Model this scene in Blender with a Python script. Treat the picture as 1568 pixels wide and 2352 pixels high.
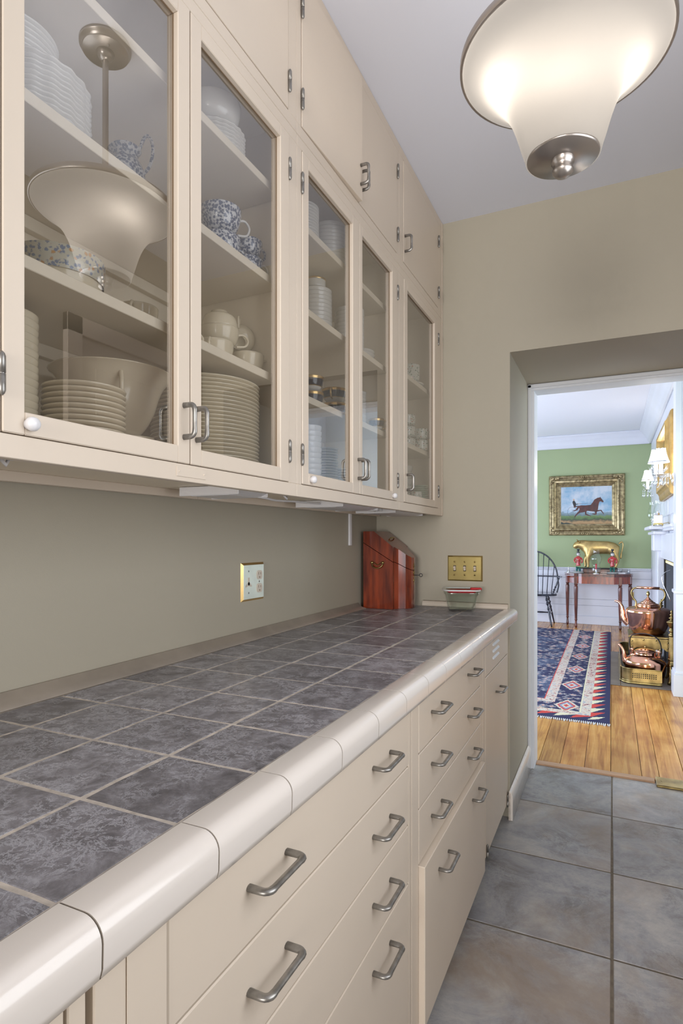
import bpy, math, random
from mathutils import Vector, Matrix
R = math.radians; PI = math.pi
random.seed(7)
for o in list(bpy.data.objects): bpy.data.objects.remove(o)
scn = bpy.context.scene
C = scn.collection

# ---------------------------------------------------------------- camera
cam_d = bpy.data.cameras.new('camera'); cam = bpy.data.objects.new('camera', cam_d); C.objects.link(cam)
cam.location = (1.04, 0, 1.23); cam.rotation_euler = (R(90), 0, R(25.16))
cam_d.sensor_fit = 'VERTICAL'; cam_d.sensor_height = 36; cam_d.sensor_width = 24
cam_d.lens = 1322/2352*36; cam_d.shift_y = 61/2352
cam_d.clip_start = 0.02; cam_d.clip_end = 60
scn.camera = cam
# ---------------------------------------------------------------- world, exposure, area lights
w = bpy.data.worlds.new('world'); scn.world = w; w.use_nodes = True
w.node_tree.nodes['Background'].inputs[0].default_value = (0.75, 0.85, 1.0, 1)
w.node_tree.nodes['Background'].inputs[1].default_value = 0.6
vs = scn.view_settings; vs.view_transform = 'Standard'; vs.look = 'None'; vs.gamma = 1; vs.use_curve_mapping = False
vs.exposure = 0.38
def area(name, loc, rot, sx, sy, power, col):
    l = bpy.data.lights.new(name, 'AREA'); l.shape = 'RECTANGLE'; l.size = sx; l.size_y = sy
    l.energy = power; l.color = col
    o = bpy.data.objects.new(name, l); o.location = loc; o.rotation_euler = rot; C.objects.link(o); return o
area('kitchen_end_fill', (0.9, -4.9, 1.45), (R(90), 0, 0), 1.5, 1.9, 150, (1.0, 0.97, 0.94))  # added fill far behind the camera, evens the light along the pantry
area('pantry_side_fill', (1.69, 0.72, 1.55), (R(90), 0, R(90)), 1.3, 1.2, 12, (0.96, 0.97, 1.0))  # added fill right of the camera, brightens the cabinet fronts
area('dining_left_fill', (-1.9, 6.9, 0.95), (R(90), 0, R(-90)), 3.0, 1.5, 85, (0.70, 0.78, 1.0))  # added bluish fill for wainscot and far wall, no opening in that wall
area('dining_right_fill', (2.17, 3.95, 1.35), (R(90), 0, R(90)), 1.0, 1.7, 21, (0.80, 0.92, 0.95))  # added fill aimed through the doorway at reveal and soffit, wall behind is solid
area('dining_near_fill', (-1.0, 3.50, 0.95), (R(90), 0, R(0)), 1.5, 1.5, 78, (0.66, 0.74, 1.0))  # added bluish fill facing the dining far wall, stands before a closed wall
def point(name, loc, power, col, r=0.02):
    l = bpy.data.lights.new(name, 'POINT'); l.energy = power; l.color = col; l.shadow_soft_size = r
    o = bpy.data.objects.new(name, l); o.location = loc; C.objects.link(o); return o

# ---------------------------------------------------------------- mesh helpers
class MB:
    def __init__(s): s.v = []; s.f = []; s.sm = []; s.mi = []; s.m = 0
    def add(s, vs_, fs, smooth=False, M=None):
        b = len(s.v)
        if M is not None: vs_ = [tuple(M @ Vector(p)) for p in vs_]
        s.v += [tuple(p) for p in vs_]
        for f in fs: s.f.append(tuple(i+b for i in f)); s.sm.append(smooth); s.mi.append(s.m)
        return s
    def box(s, a, b, ch=0.0, M=None):
        (x0,y0,z0),(x1,y1,z1) = a, b
        x0,x1 = min(x0,x1),max(x0,x1); y0,y1 = min(y0,y1),max(y0,y1); z0,z1 = min(z0,z1),max(z0,z1)
        if ch <= 0:
            v = [(x0,y0,z0),(x1,y0,z0),(x1,y1,z0),(x0,y1,z0),(x0,y0,z1),(x1,y0,z1),(x1,y1,z1),(x0,y1,z1)]
            f = [(0,3,2,1),(4,5,6,7),(0,1,5,4),(1,2,6,5),(2,3,7,6),(3,0,4,7)]
            return s.add(v, f, False, M)
        c = min(ch, (x1-x0)/2.01, (y1-y0)/2.01, (z1-z0)/2.01)
        v = []; idx = {}
        for i,(X,sx) in enumerate(((x0,1),(x1,-1))):
            for j,(Y,sy) in enumerate(((y0,1),(y1,-1))):
                for k,(Z,sz) in enumerate(((z0,1),(z1,-1))):
                    idx[i,j,k] = len(v)
                    v += [(X, Y+sy*c, Z+sz*c), (X+sx*c, Y, Z+sz*c), (X+sx*c, Y+sy*c, Z)]
        f = []
        q = lambda i,j,k,a: idx[i,j,k]+a
        for i in (0,1):
            t = [q(i,0,0,0),q(i,1,0,0),q(i,1,1,0),q(i,0,1,0)]; f.append(t if i else t[::-1])
        for j in (0,1):
            t = [q(0,j,0,1),q(1,j,0,1),q(1,j,1,1),q(0,j,1,1)]; f.append(t[::-1] if j else t)
        for k in (0,1):
            t = [q(0,0,k,2),q(1,0,k,2),q(1,1,k,2),q(0,1,k,2)]; f.append(t if k else t[::-1])
        for i in (0,1):
            for j in (0,1):
                t = [q(i,j,0,0),q(i,j,0,1),q(i,j,1,1),q(i,j,1,0)]; f.append(t if (i+j)%2==0 else t[::-1])
            for k in (0,1):
                t = [q(i,0,k,0),q(i,0,k,2),q(i,1,k,2),q(i,1,k,0)]; f.append(t[::-1] if (i+k)%2==0 else t)
        for j in (0,1):
            for k in (0,1):
                t = [q(0,j,k,1),q(0,j,k,2),q(1,j,k,2),q(1,j,k,1)]; f.append(t if (j+k)%2==0 else t[::-1])
        for i in (0,1):
            for j in (0,1):
                for k in (0,1):
                    t = [q(i,j,k,0),q(i,j,k,1),q(i,j,k,2)]; f.append(t[::-1] if (i+j+k)%2==0 else t)
        return s.add(v, f, False, M)
    def lathe(s, prof, n=32, M=None, closed=False, smooth=True, rfun=None):
        v = []; f = []; m = len(prof)
        for i in range(n):
            a = 2*PI*i/n
            for k,(r,z) in enumerate(prof):
                rr = r*(rfun(a, k/(m-1)) if rfun else 1)
                v.append((rr*math.cos(a), rr*math.sin(a), z))
        for i in range(n):
            j = (i+1)%n
            for k in range(m if closed else m-1):
                l = (k+1)%m
                f.append((i*m+k, j*m+k, j*m+l, i*m+l))
        return s.add(v, f, smooth, M)
    def tube(s, pts, r, n=8, flat=1.0, up=(0,0,1), M=None, cap=True):
        pts = [Vector(p) for p in pts]; m = len(pts); v = []
        rs = r if isinstance(r,(list,tuple)) else [r]*m
        N = None
        for i,p in enumerate(pts):
            t = (pts[min(i+1,m-1)]-pts[max(i-1,0)]).normalized()
            if N is None:
                N = Vector(up).cross(t)
                if N.length < 1e-3: N = Vector((1,0,0)).cross(t)
            N = (N - t*N.dot(t)).normalized(); B = t.cross(N)
            for k in range(n):
                a = 2*PI*k/n
                v.append(tuple(p + N*rs[i]*math.cos(a) + B*rs[i]*flat*math.sin(a)))
        f = []
        for i in range(m-1):
            for k in range(n):
                l = (k+1)%n
                f.append((i*n+k, i*n+l, (i+1)*n+l, (i+1)*n+k))
        s.add(v, f, True, M)
        if cap:
            b = len(s.v)-len(v)
            s.f.append(tuple(b+k for k in range(n))[::-1]); s.sm.append(False); s.mi.append(s.m)
            s.f.append(tuple(b+(m-1)*n+k for k in range(n))); s.sm.append(False); s.mi.append(s.m)
        return s
    def prism(s, poly, z0, z1, M=None, smooth=False):
        n = len(poly)
        v = [(x,y,z0) for x,y in poly]+[(x,y,z1) for x,y in poly]
        s.add(v, [tuple(range(n))[::-1], tuple(range(n,2*n))], False, M)
        return s.add(v, [(i,(i+1)%n,(i+1)%n+n,i+n) for i in range(n)], smooth, M)
    def ball(s, c, r, n=12, sc=(1,1,1), M=None):
        prof = [(r*math.sin(PI*k/8), -r*math.cos(PI*k/8)) for k in range(9)]
        T = Matrix.Translation(c) @ Matrix.Diagonal((*sc,1))
        return s.lathe(prof, n, (M @ T) if M is not None else T)
    def mesh(s, name, mats):
        me = bpy.data.meshes.new(name); me.from_pydata(s.v, [], s.f); me.update()
        me.polygons.foreach_set('use_smooth', s.sm); me.polygons.foreach_set('material_index', s.mi)
        for m in (mats if isinstance(mats,(list,tuple)) else [mats]): me.materials.append(m)
        return me
    def obj(s, name, mats, parent=None, loc=(0,0,0), rot=(0,0,0)):
        return link(name, s.mesh(name, mats), parent, loc, rot)
def link(name, me, parent=None, loc=(0,0,0), rot=(0,0,0)):
    o = bpy.data.objects.new(name, me); C.objects.link(o); o.parent = parent
    o.location = loc; o.rotation_euler = rot
    return o
def tag(o, label, cat, group=None):
    o['label'] = label; o['category'] = cat
    if group: o['group'] = group
    return o
def thing(name, label, cat, loc=(0,0,0), rot=(0,0,0), group=None):
    return tag(link(name, None, None, loc, rot), label, cat, group)
def struct(o): o['kind'] = 'structure'; return o
def B(a, b, ch=0.0015): return MB().box(a, b, ch)

# ---------------------------------------------------------------- materials
def newmat(name):
    m = bpy.data.materials.new(name); m.use_nodes = True
    nt = m.node_tree; return m, nt, nt.nodes['Principled BSDF']
def lin(c): return tuple((x/12.92 if x <= .04045 else ((x+.055)/1.055)**2.4) for x in c)
def srgb(r, g, b): return (*lin((r/255, g/255, b/255)), 1)
def pmat(name, col, rough=0.5, metal=0.0, noise=0.0, scale=20, bump=0.0, bscale=200, coat=0.0, spec=0.5, col2=None, stretch=(1,1,1)):
    m, nt, p = newmat(name)
    p.inputs['Base Color'].default_value = col; p.inputs['Roughness'].default_value = rough
    p.inputs['Metallic'].default_value = metal; p.inputs['Coat Weight'].default_value = coat
    p.inputs['Coat Roughness'].default_value = 0.08
    p.inputs['Specular IOR Level'].default_value = spec
    tc = nt.nodes.new('ShaderNodeTexCoord'); mp = nt.nodes.new('ShaderNodeMapping'); mp.inputs['Scale'].default_value = stretch
    nt.links.new(tc.outputs['Object'], mp.inputs[0])
    if noise > 0 or col2:
        n = nt.nodes.new('ShaderNodeTexNoise'); n.inputs['Scale'].default_value = scale; n.inputs['Detail'].default_value = 5
        nt.links.new(mp.outputs[0], n.inputs['Vector'])
        cr = nt.nodes.new('ShaderNodeValToRGB'); c2 = col2 or tuple(x*(1-noise) for x in col[:3])+(1,)
        cr.color_ramp.elements[0].color = c2; cr.color_ramp.elements[1].color = col
        cr.color_ramp.elements[0].position = 0.35; cr.color_ramp.elements[1].position = 0.65
        nt.links.new(n.outputs['Fac'], cr.inputs[0]); nt.links.new(cr.outputs[0], p.inputs['Base Color'])
    if bump > 0:
        n2 = nt.nodes.new('ShaderNodeTexNoise'); n2.inputs['Scale'].default_value = bscale; n2.inputs['Detail'].default_value = 3
        bp = nt.nodes.new('ShaderNodeBump'); bp.inputs['Strength'].default_value = bump; bp.inputs['Distance'].default_value = 0.002
        nt.links.new(mp.outputs[0], n2.inputs['Vector']); nt.links.new(n2.outputs['Fac'], bp.inputs['Height']); nt.links.new(bp.outputs[0], p.inputs['Normal'])
    return m
def ramp(nt, src, stops, interp='LINEAR'):
    cr = nt.nodes.new('ShaderNodeValToRGB'); cr.color_ramp.interpolation = interp
    e = cr.color_ramp.elements
    while len(e) < len(stops): e.new(0.5)
    for i,(p,c) in enumerate(stops): e[i].position = p; e[i].color = c
    nt.links.new(src, cr.inputs[0]); return cr.outputs[0]
def math_(nt, op, a, b=None, c=None):
    n = nt.nodes.new('ShaderNodeMath'); n.operation = op
    for i,x in enumerate((a,b,c)):
        if x is None: continue
        if isinstance(x,(int,float)): n.inputs[i].default_value = x
        else: nt.links.new(x, n.inputs[i])
    return n.outputs[0]
def mixc(nt, fac, a, b, mode='MIX'):
    n = nt.nodes.new('ShaderNodeMix'); n.data_type = 'RGBA'; n.blend_type = mode
    for i,x in ((0,fac),(6,a),(7,b)):
        if isinstance(x,(int,float)): n.inputs[i].default_value = x
        elif isinstance(x,tuple): n.inputs[i].default_value = x
        else: nt.links.new(x, n.inputs[i])
    return n.outputs[2]
def noise(nt, vec, scale, detail=5, rough=0.5, dist=0.0):
    n = nt.nodes.new('ShaderNodeTexNoise'); n.inputs['Scale'].default_value = scale; n.inputs['Detail'].default_value = detail
    n.inputs['Roughness'].default_value = rough; n.inputs['Distortion'].default_value = dist
    nt.links.new(vec, n.inputs['Vector']); return n.outputs['Fac']
def coords(nt, world=False, scale=(1,1,1)):
    mp = nt.nodes.new('ShaderNodeMapping'); mp.inputs['Scale'].default_value = scale
    if world: g = nt.nodes.new('ShaderNodeNewGeometry'); nt.links.new(g.outputs['Position'], mp.inputs[0])
    else: g = nt.nodes.new('ShaderNodeTexCoord'); nt.links.new(g.outputs['Object'], mp.inputs[0])
    return mp.outputs[0]
def vary(nt, vec, amt):   # per-object random offset of the coordinates
    oi = nt.nodes.new('ShaderNodeObjectInfo'); cb = nt.nodes.new('ShaderNodeCombineXYZ')
    a = math_(nt, 'MULTIPLY', oi.outputs['Random'], amt)
    for i in range(3): nt.links.new(a, cb.inputs[i])
    ad = nt.nodes.new('ShaderNodeVectorMath'); ad.operation = 'ADD'
    nt.links.new(vec, ad.inputs[0]); nt.links.new(cb.outputs[0], ad.inputs[1]); return ad.outputs[0], oi.outputs['Random']

M = {}
M['cream'] = pmat('cream_enamel', (0.71, 0.61, 0.505, 1), 0.42, noise=0.04, scale=3, bump=0.05, bscale=90)
M['cream_in'] = pmat('cream_interior', (0.84, 0.745, 0.60, 1), 0.5, noise=0.05, scale=4)
M['seam'] = pmat('brown_seam', (0.22, 0.15, 0.09, 1), 0.9)
M['wall'] = pmat('olive_taupe_paint', (0.40, 0.362, 0.287, 1), 0.62, noise=0.03, scale=2, bump=0.08, bscale=350)
M['ceil'] = pmat('white_ceiling_paint', (0.79, 0.815, 0.92, 1), 0.8, bump=0.05, bscale=200)
M['whitetrim'] = pmat('white_trim_paint', (0.70, 0.72, 0.77, 1), 0.35, noise=0.03, scale=5)
M['tile_white'] = pmat('ivory_glazed_tile', (0.74, 0.68, 0.63, 1), 0.2, coat=0.35, bump=0.03, bscale=15)
M['grout'] = pmat('beige_grout', (0.60, 0.53, 0.46, 1), 0.9, noise=0.3, scale=60, bump=0.3, bscale=300)
M['grout_dark'] = pmat('dark_tan_grout', (0.20, 0.165, 0.125, 1), 0.9, noise=0.3, scale=60)
M['green'] = pmat('pale_green_paint', (0.33, 0.40, 0.215, 1), 0.7, noise=0.03, scale=2)
M['pewter'] = pmat('brushed_pewter', (0.36, 0.345, 0.325, 1), 0.36, metal=0.8, noise=0.35, scale=60)
M['steel'] = pmat('stainless_cove', (0.42, 0.365, 0.31, 1), 0.36, metal=0.35, noise=0.2, scale=8)
M['nickel'] = pmat('satin_nickel', (0.42, 0.38, 0.35, 1), 0.3, metal=0.85)
M['brass'] = pmat('polished_brass', (0.50, 0.40, 0.17, 1), 0.14, metal=1.0, noise=0.15, scale=20)
M['brass_old'] = pmat('aged_brass', (0.48, 0.36, 0.15, 1), 0.3, metal=1.0, noise=0.5, scale=14)
M['copper'] = pmat('polished_copper', (0.80, 0.42, 0.28, 1), 0.14, metal=1.0, noise=0.2, scale=9)
M['iron'] = pmat('black_iron', (0.03, 0.03, 0.035, 1), 0.45, metal=0.3)
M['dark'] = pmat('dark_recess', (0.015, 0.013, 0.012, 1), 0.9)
M['mahog'] = pmat('mahogany', (0.16, 0.035, 0.014, 1), 0.25, col2=(0.05,0.012,0.008,1), scale=6, coat=0.6, stretch=(6,6,1))
M['mahog2'] = pmat('flame_mahogany', (0.30, 0.045, 0.012, 1), 0.22, col2=(0.10,0.014,0.006,1), scale=5, coat=0.7, stretch=(7,7,1))
M['blackwood'] = pmat('black_painted_wood', (0.018, 0.022, 0.035, 1), 0.22, coat=0.5)
M['china'] = pmat('cream_china', (0.72, 0.63, 0.47, 1), 0.14, coat=0.5)
M['chinaw'] = pmat('white_china', (0.72, 0.70, 0.66, 1), 0.14, coat=0.5)
M['gilt'] = pmat('gilt_rim', (0.70, 0.48, 0.20, 1), 0.25, metal=0.9)
M['navy'] = pmat('navy_band', (0.008, 0.010, 0.030, 1), 0.08, coat=0.6)
M['plastic'] = pmat('white_plastic', (0.75, 0.74, 0.76, 1), 0.35)
M['ivory'] = pmat('ivory_plastic', (0.62, 0.54, 0.45, 1), 0.35)
M['plate_silver'] = pmat('pale_brushed_plate', (0.72, 0.76, 0.68, 1), 0.3, metal=0.35, noise=0.1, scale=20)
M['red'] = pmat('red_plastic', (0.55, 0.012, 0.02, 1), 0.3)
M['candle'] = pmat('red_candle', (0.5, 0.02, 0.04, 1), 0.5)
M['silver'] = pmat('silver', (0.8, 0.8, 0.82, 1), 0.12, metal=1.0)
M['gold_cast'] = pmat('gold_leaf', (0.62, 0.44, 0.17, 1), 0.33, metal=0.75, noise=0.35, scale=14)
M['gold_frame'] = pmat('antique_gilt_frame', (0.46, 0.37, 0.20, 1), 0.32, metal=0.7, col2=(0.20,0.155,0.08,1), scale=22, bump=0.4, bscale=60)
M['gold_frame2'] = pmat('warm_gilt_frame', (0.62, 0.40, 0.14, 1), 0.35, metal=0.6, noise=0.3, scale=12)
M['coat'] = pmat('red_glazed_coat', (0.42, 0.02, 0.02, 1), 0.15, coat=0.5)
M['greeng'] = pmat('green_glaze', (0.01, 0.11, 0.09, 1), 0.15, coat=0.5)
M['greyg'] = pmat('grey_glaze', (0.35, 0.36, 0.34, 1), 0.4, noise=0.4, scale=60)
M['shadecloth'] = None
M['screen'] = pmat('grey_mesh_screen', (0.05, 0.052, 0.065, 1), 0.6, bump=0.5, bscale=400)
M['firebrick'] = pmat('sooty_brick', (0.05, 0.045, 0.04, 1), 0.9, noise=0.4, scale=20)
M['hearth'] = pmat('brown_grey_slate', (0.19, 0.16, 0.14, 1), 0.4, noise=0.3, scale=6)
M['peach'] = pmat('threshold_oak', (0.50, 0.30, 0.18, 1), 0.5, noise=0.2, scale=8, stretch=(1,8,8))
M['fringe'] = pmat('white_fringe', (0.7, 0.68, 0.68, 1), 0.9, noise=0.2, scale=80, bump=0.6, bscale=200)

def glass_mat(name, base, tint=(1,1,1,1), k=1.0):
    m, nt, p = newmat(name); nt.nodes.remove(p)
    out = nt.nodes['Material Output']
    t = nt.nodes.new('ShaderNodeBsdfTransparent'); t.inputs[0].default_value = tint
    g = nt.nodes.new('ShaderNodeBsdfGlossy'); g.inputs['Roughness'].default_value = 0.0
    fr = nt.nodes.new('ShaderNodeFresnel'); fr.inputs[0].default_value = 1.5
    geo = nt.nodes.new('ShaderNodeNewGeometry')       # only the outer face mirrors, the inner one just passes light
    fac = math_(nt, 'MULTIPLY', math_(nt, 'MULTIPLY_ADD', fr.outputs[0], k, base), math_(nt, 'SUBTRACT', 1.0, geo.outputs['Backfacing']))
    mx = nt.nodes.new('ShaderNodeMixShader')
    nt.links.new(fac, mx.inputs[0]); nt.links.new(t.outputs[0], mx.inputs[1]); nt.links.new(g.outputs[0], mx.inputs[2])
    nt.links.new(mx.outputs[0], out.inputs[0]); return m
M['pane'] = glass_mat('cabinet_pane_glass', 0.29, (1,1,1,1), 0.9)
M['clear'] = glass_mat('clear_glass', 0.05, (0.965,0.99,0.975,1), 1.3)
M['crystal'] = glass_mat('cut_crystal', 0.25, (0.95,0.97,1,1), 1.5)
def glow(name, col, em, rough=0.4, trans=0.6, ecol=(1,.95,.88,1)):
    m, nt, p = newmat(name); nt.nodes.remove(p); out = nt.nodes['Material Output']
    d = nt.nodes.new('ShaderNodeBsdfDiffuse'); d.inputs[0].default_value = col
    t = nt.nodes.new('ShaderNodeBsdfTranslucent'); t.inputs[0].default_value = col
    mx = nt.nodes.new('ShaderNodeMixShader'); mx.inputs[0].default_value = trans
    nt.links.new(d.outputs[0], mx.inputs[1]); nt.links.new(t.outputs[0], mx.inputs[2])
    e = nt.nodes.new('ShaderNodeEmission'); e.inputs[0].default_value = ecol; e.inputs[1].default_value = em
    a = nt.nodes.new('ShaderNodeAddShader'); nt.links.new(mx.outputs[0], a.inputs[0]); nt.links.new(e.outputs[0], a.inputs[1])
    nt.links.new(a.outputs[0], out.inputs[0]); return m
M['opal'] = glow('opal_glass', (0.22,0.20,0.18,1), 0.15)
M['shadecloth'] = glow('lit_silk_shade', (0.8,0.8,0.8,1), 1.1, ecol=(1,.97,.93,1))
M['lit_candle'] = glow('lit_candle_sleeve', (0.8,0.8,0.8,1), 0.6, ecol=(1,.97,.93,1))

# slate-look counter tiles (positions are world so the veins run on, each tile shifted)
def slate(name, lo, mid, hi, sc, rough, vein=0.5, white=None, tint=None):
    m, nt, p = newmat(name)
    v, rnd = vary(nt, coords(nt, True), 37.0)
    a = noise(nt, v, sc, 9, 0.72, 0.5)
    base = ramp(nt, a, [(0.30, lo), (0.48, mid), (0.70, hi)])
    b = noise(nt, v, sc*1.5, 10, 0.78, 0.45)
    ridge = math_(nt, 'ABSOLUTE', math_(nt, 'SUBTRACT', b, 0.5))
    vm = ramp(nt, ridge, [(0.0, (1,1,1,1)), (0.035, (0,0,0,1))])
    c = noise(nt, v, sc*0.8, 3); cm = ramp(nt, c, [(0.38, (0,0,0,1)), (0.55, (1,1,1,1))])
    f = math_(nt, 'MULTIPLY', math_(nt, 'MULTIPLY', vm, cm), vein)
    base = mixc(nt, f, base, white or hi)
    if tint:
        tn = noise(nt, v, sc*0.55, 6, 0.65, 0.4)
        base = mixc(nt, ramp(nt, tn, [(0.48,(0,0,0,1)),(0.66,(0.75,0.75,0.75,1))]), base, tint)
    br = math_(nt, 'MULTIPLY_ADD', rnd, 0.3, 0.85)
    cb = nt.nodes.new('ShaderNodeCombineXYZ')
    for i in range(3): nt.links.new(br, cb.inputs[i])
    base = mixc(nt, 1.0, base, cb.outputs[0], 'MULTIPLY')
    nt.links.new(base, p.inputs['Base Color']); p.inputs['Roughness'].default_value = rough
    bp = nt.nodes.new('ShaderNodeBump'); bp.inputs['Strength'].default_value = 0.25; bp.inputs['Distance'].default_value = 0.002
    nt.links.new(b, bp.inputs['Height']); nt.links.new(bp.outputs[0], p.inputs['Normal'])
    return m
M['slate'] = slate('slate_look_tile', (0.085,0.08,0.09,1), (0.175,0.165,0.18,1), (0.33,0.32,0.35,1), 24, 0.34, 0.8, (0.46,0.46,0.50,1))
M['floor_tile'] = slate('grey_floor_tile', (0.14,0.115,0.095,1), (0.31,0.305,0.32,1), (0.50,0.475,0.44,1), 4.6, 0.36, 0.35, (0.55,0.53,0.50,1), (0.30,0.225,0.165,1))

def wood_planks():
    m, nt, p = newmat('honey_pine_boards')
    v, rnd = vary(nt, coords(nt, True), 50.0)
    mp = nt.nodes.new('ShaderNodeMapping'); mp.inputs['Scale'].default_value = (14, 0.7, 1); nt.links.new(v, mp.inputs[0])
    g = noise(nt, mp.outputs[0], 3, 8, 0.6, 0.8)
    c = ramp(nt, g, [(0.3, (0.36,0.135,0.03,1)), (0.5, (0.58,0.27,0.065,1)), (0.7, (0.70,0.39,0.12,1))])
    bl = noise(nt, v, 3.0, 4); blm = ramp(nt, bl, [(0.45,(1,1,1,1)), (0.7,(0.62,0.5,0.42,1))])
    c = mixc(nt, 1.0, c, blm, 'MULTIPLY')
    br = math_(nt, 'MULTIPLY_ADD', rnd, 0.45, 0.75)
    cb = nt.nodes.new('ShaderNodeCombineXYZ')
    for i in range(3): nt.links.new(br, cb.inputs[i])
    c = mixc(nt, 1.0, c, cb.outputs[0], 'MULTIPLY')
    nt.links.new(c, p.inputs['Base Color']); p.inputs['Roughness'].default_value = 0.27; p.inputs['Coat Weight'].default_value = 0.0
    bp = nt.nodes.new('ShaderNodeBump'); bp.inputs['Strength'].default_value = 0.12; bp.inputs['Distance'].default_value = 0.002
    nt.links.new(bl, bp.inputs['Height']); nt.links.new(bp.outputs[0], p.inputs['Normal'])
    return m
M['pine'] = wood_planks()
def transfer(name, bg, ink, scale, thr=0.5, ink2=None):
    m, nt, p = newmat(name)
    v = coords(nt)
    vo = nt.nodes.new('ShaderNodeTexVoronoi'); vo.inputs['Scale'].default_value = scale; nt.links.new(v, vo.inputs['Vector'])
    n = noise(nt, v, scale*1.4, 6, 0.7, 1.2)
    s = math_(nt, 'ADD', math_(nt, 'MULTIPLY', vo.outputs['Distance'], 0.5), math_(nt, 'MULTIPLY', n, 0.6))
    f = ramp(nt, s, [(thr-0.03, (1,1,1,1)), (thr+0.03, (0,0,0,1))])
    c = mixc(nt, f, bg, ink)
    if ink2:
        f2 = ramp(nt, vo.outputs['Color'], [(0.70, (0,0,0,1)), (0.72, (1,1,1,1))])
        f3 = math_(nt, 'MULTIPLY', f, f2); c = mixc(nt, f3, c, ink2)
    nt.links.new(c, p.inputs['Base Color']); p.inputs['Roughness'].default_value = 0.12; p.inputs['Coat Weight'].default_value = 0.5
    return m
M['bluewhite'] = transfer('blue_transfer_china', (0.66,0.67,0.68,1), (0.045,0.075,0.16,1), 170, 0.56)
M['blueborder'] = transfer('blue_border_china', (0.55,0.52,0.42,1), (0.16,0.21,0.32,1), 130, 0.50, (0.55,0.30,0.12,1))
M['floral'] = transfer('floral_china', (0.68,0.69,0.62,1), (0.08,0.17,0.12,1), 110, 0.46, (0.5,0.20,0.11,1))

# rug: bands measured from its right edge and its near edge
def rug_mat():
    m, nt, p = newmat('persian_rug_wool')
    v = coords(nt); sp = nt.nodes.new('ShaderNodeSeparateXYZ'); nt.links.new(v, sp.inputs[0])
    ex = math_(nt, 'SUBTRACT', 0.0, sp.outputs[0])      # distance from right edge
    ey = sp.outputs[1]
    e = math_(nt, 'MINIMUM', ex, math_(nt, 'MULTIPLY', ey, 1.0))
    navy=(0.012,0.013,0.065,1); red=(0.50,0.045,0.035,1); crm=(0.56,0.50,0.42,1); blu=(0.17,0.24,0.36,1); pale=(0.62,0.58,0.40,1)
    vo = nt.nodes.new('ShaderNodeTexVoronoi'); vo.inputs['Scale'].default_value = 17; vo.distance = 'MANHATTAN'; nt.links.new(v, vo.inputs['Vector'])
    rnd = nt.nodes.new('ShaderNodeSeparateColor'); nt.links.new(vo.outputs['Color'], rnd.inputs[0])
    n = noise(nt, v, 46, 5, 0.7, 1.2)
    s = math_(nt, 'ADD', math_(nt, 'MULTIPLY', vo.outputs['Distance'], 0.55), math_(nt, 'MULTIPLY', n, 0.6))
    motif = ramp(nt, s, [(0.0, red), (0.34, crm), (0.41, red), (0.45, crm), (0.51, navy), (0.57, blu), (0.60, crm), (0.63, navy)], 'CONSTANT')
    # medallions in the wide navy border
    fy = math_(nt, 'ABSOLUTE', math_(nt, 'SUBTRACT', math_(nt, 'FRACT', math_(nt, 'MULTIPLY', ey, 1.55)), 0.5))
    fx = math_(nt, 'ABSOLUTE', math_(nt, 'SUBTRACT', math_(nt, 'DIVIDE', math_(nt, 'SUBTRACT', ex, 0.19), 0.2), 0.5))
    dia = math_(nt, 'ADD', math_(nt, 'ADD', math_(nt, 'MULTIPLY', fy, 1.6), fx), math_(nt, 'MULTIPLY', n, 0.25))
    med = ramp(nt, dia, [(0.0, red), (0.22, crm), (0.30, blu), (0.38, red), (0.46, crm), (0.55, navy)], 'CONSTANT')
    medm = ramp(nt, dia, [(0.56, (1,1,1,1)), (0.58, (0,0,0,1))])
    wide = mixc(nt, medm, motif, med)
    # small-pattern cream band
    cb_ = ramp(nt, math_(nt, 'ADD', n, math_(nt, 'MULTIPLY', rnd.outputs[0], 0.1)), [(0.0, navy), (0.44, red), (0.48, crm), (0.60, crm), (0.66, blu)], 'CONSTANT')
    # zigzag
    tri = math_(nt, 'ABSOLUTE', math_(nt, 'SUBTRACT', math_(nt, 'FRACT', math_(nt, 'MULTIPLY', math_(nt, 'ADD', ex, ey), 9.0)), 0.5))
    zz = math_(nt, 'SUBTRACT', math_(nt, 'DIVIDE', math_(nt, 'SUBTRACT', e, 0.03), 0.09), math_(nt, 'MULTIPLY', tri, 2.0))
    alt = math_(nt, 'GREATER_THAN', math_(nt, 'FRACT', math_(nt, 'MULTIPLY', math_(nt, 'ADD', ex, ey), 4.5)), 0.5)
    zc = mixc(nt, alt, red, pale)
    zig = mixc(nt, math_(nt, 'GREATER_THAN', math_(nt, 'ADD', zz, math_(nt, 'MULTIPLY', math_(nt,'SUBTRACT',n,0.5), 0.8)), 0.0), navy, zc)
    field = mixc(nt, ramp(nt, noise(nt, v, 3.5, 4), [(0.45,(0,0,0,1)),(0.55,(1,1,1,1))]), motif, mixc(nt, 0.25, motif, blu))
    out = field
    def band(out, lo, hi, col):
        a = math_(nt, 'MULTIPLY', math_(nt, 'GREATER_THAN', e, lo), math_(nt, 'LESS_THAN', e, hi))
        return mixc(nt, a, out, col)
    out = band(out, 0.45, 0.457, red); out = band(out, 0.375, 0.45, cb_)
    out = band(out, 0.195, 0.375, wide); out = band(out, 0.187, 0.197, pale)
    out = band(out, 0.12, 0.187, cb_); out = band(out, 0.03, 0.122, zig); out = band(out, -1, 0.032, navy)
    nt.links.new(out, p.inputs['Base Color']); p.inputs['Roughness'].default_value = 0.95
    bp = nt.nodes.new('ShaderNodeBump'); bp.inputs['Strength'].default_value = 0.5; bp.inputs['Distance'].default_value = 0.003
    nt.links.new(noise(nt, v, 220, 2), bp.inputs['Height']); nt.links.new(bp.outputs[0], p.inputs['Normal'])
    return m
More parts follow.
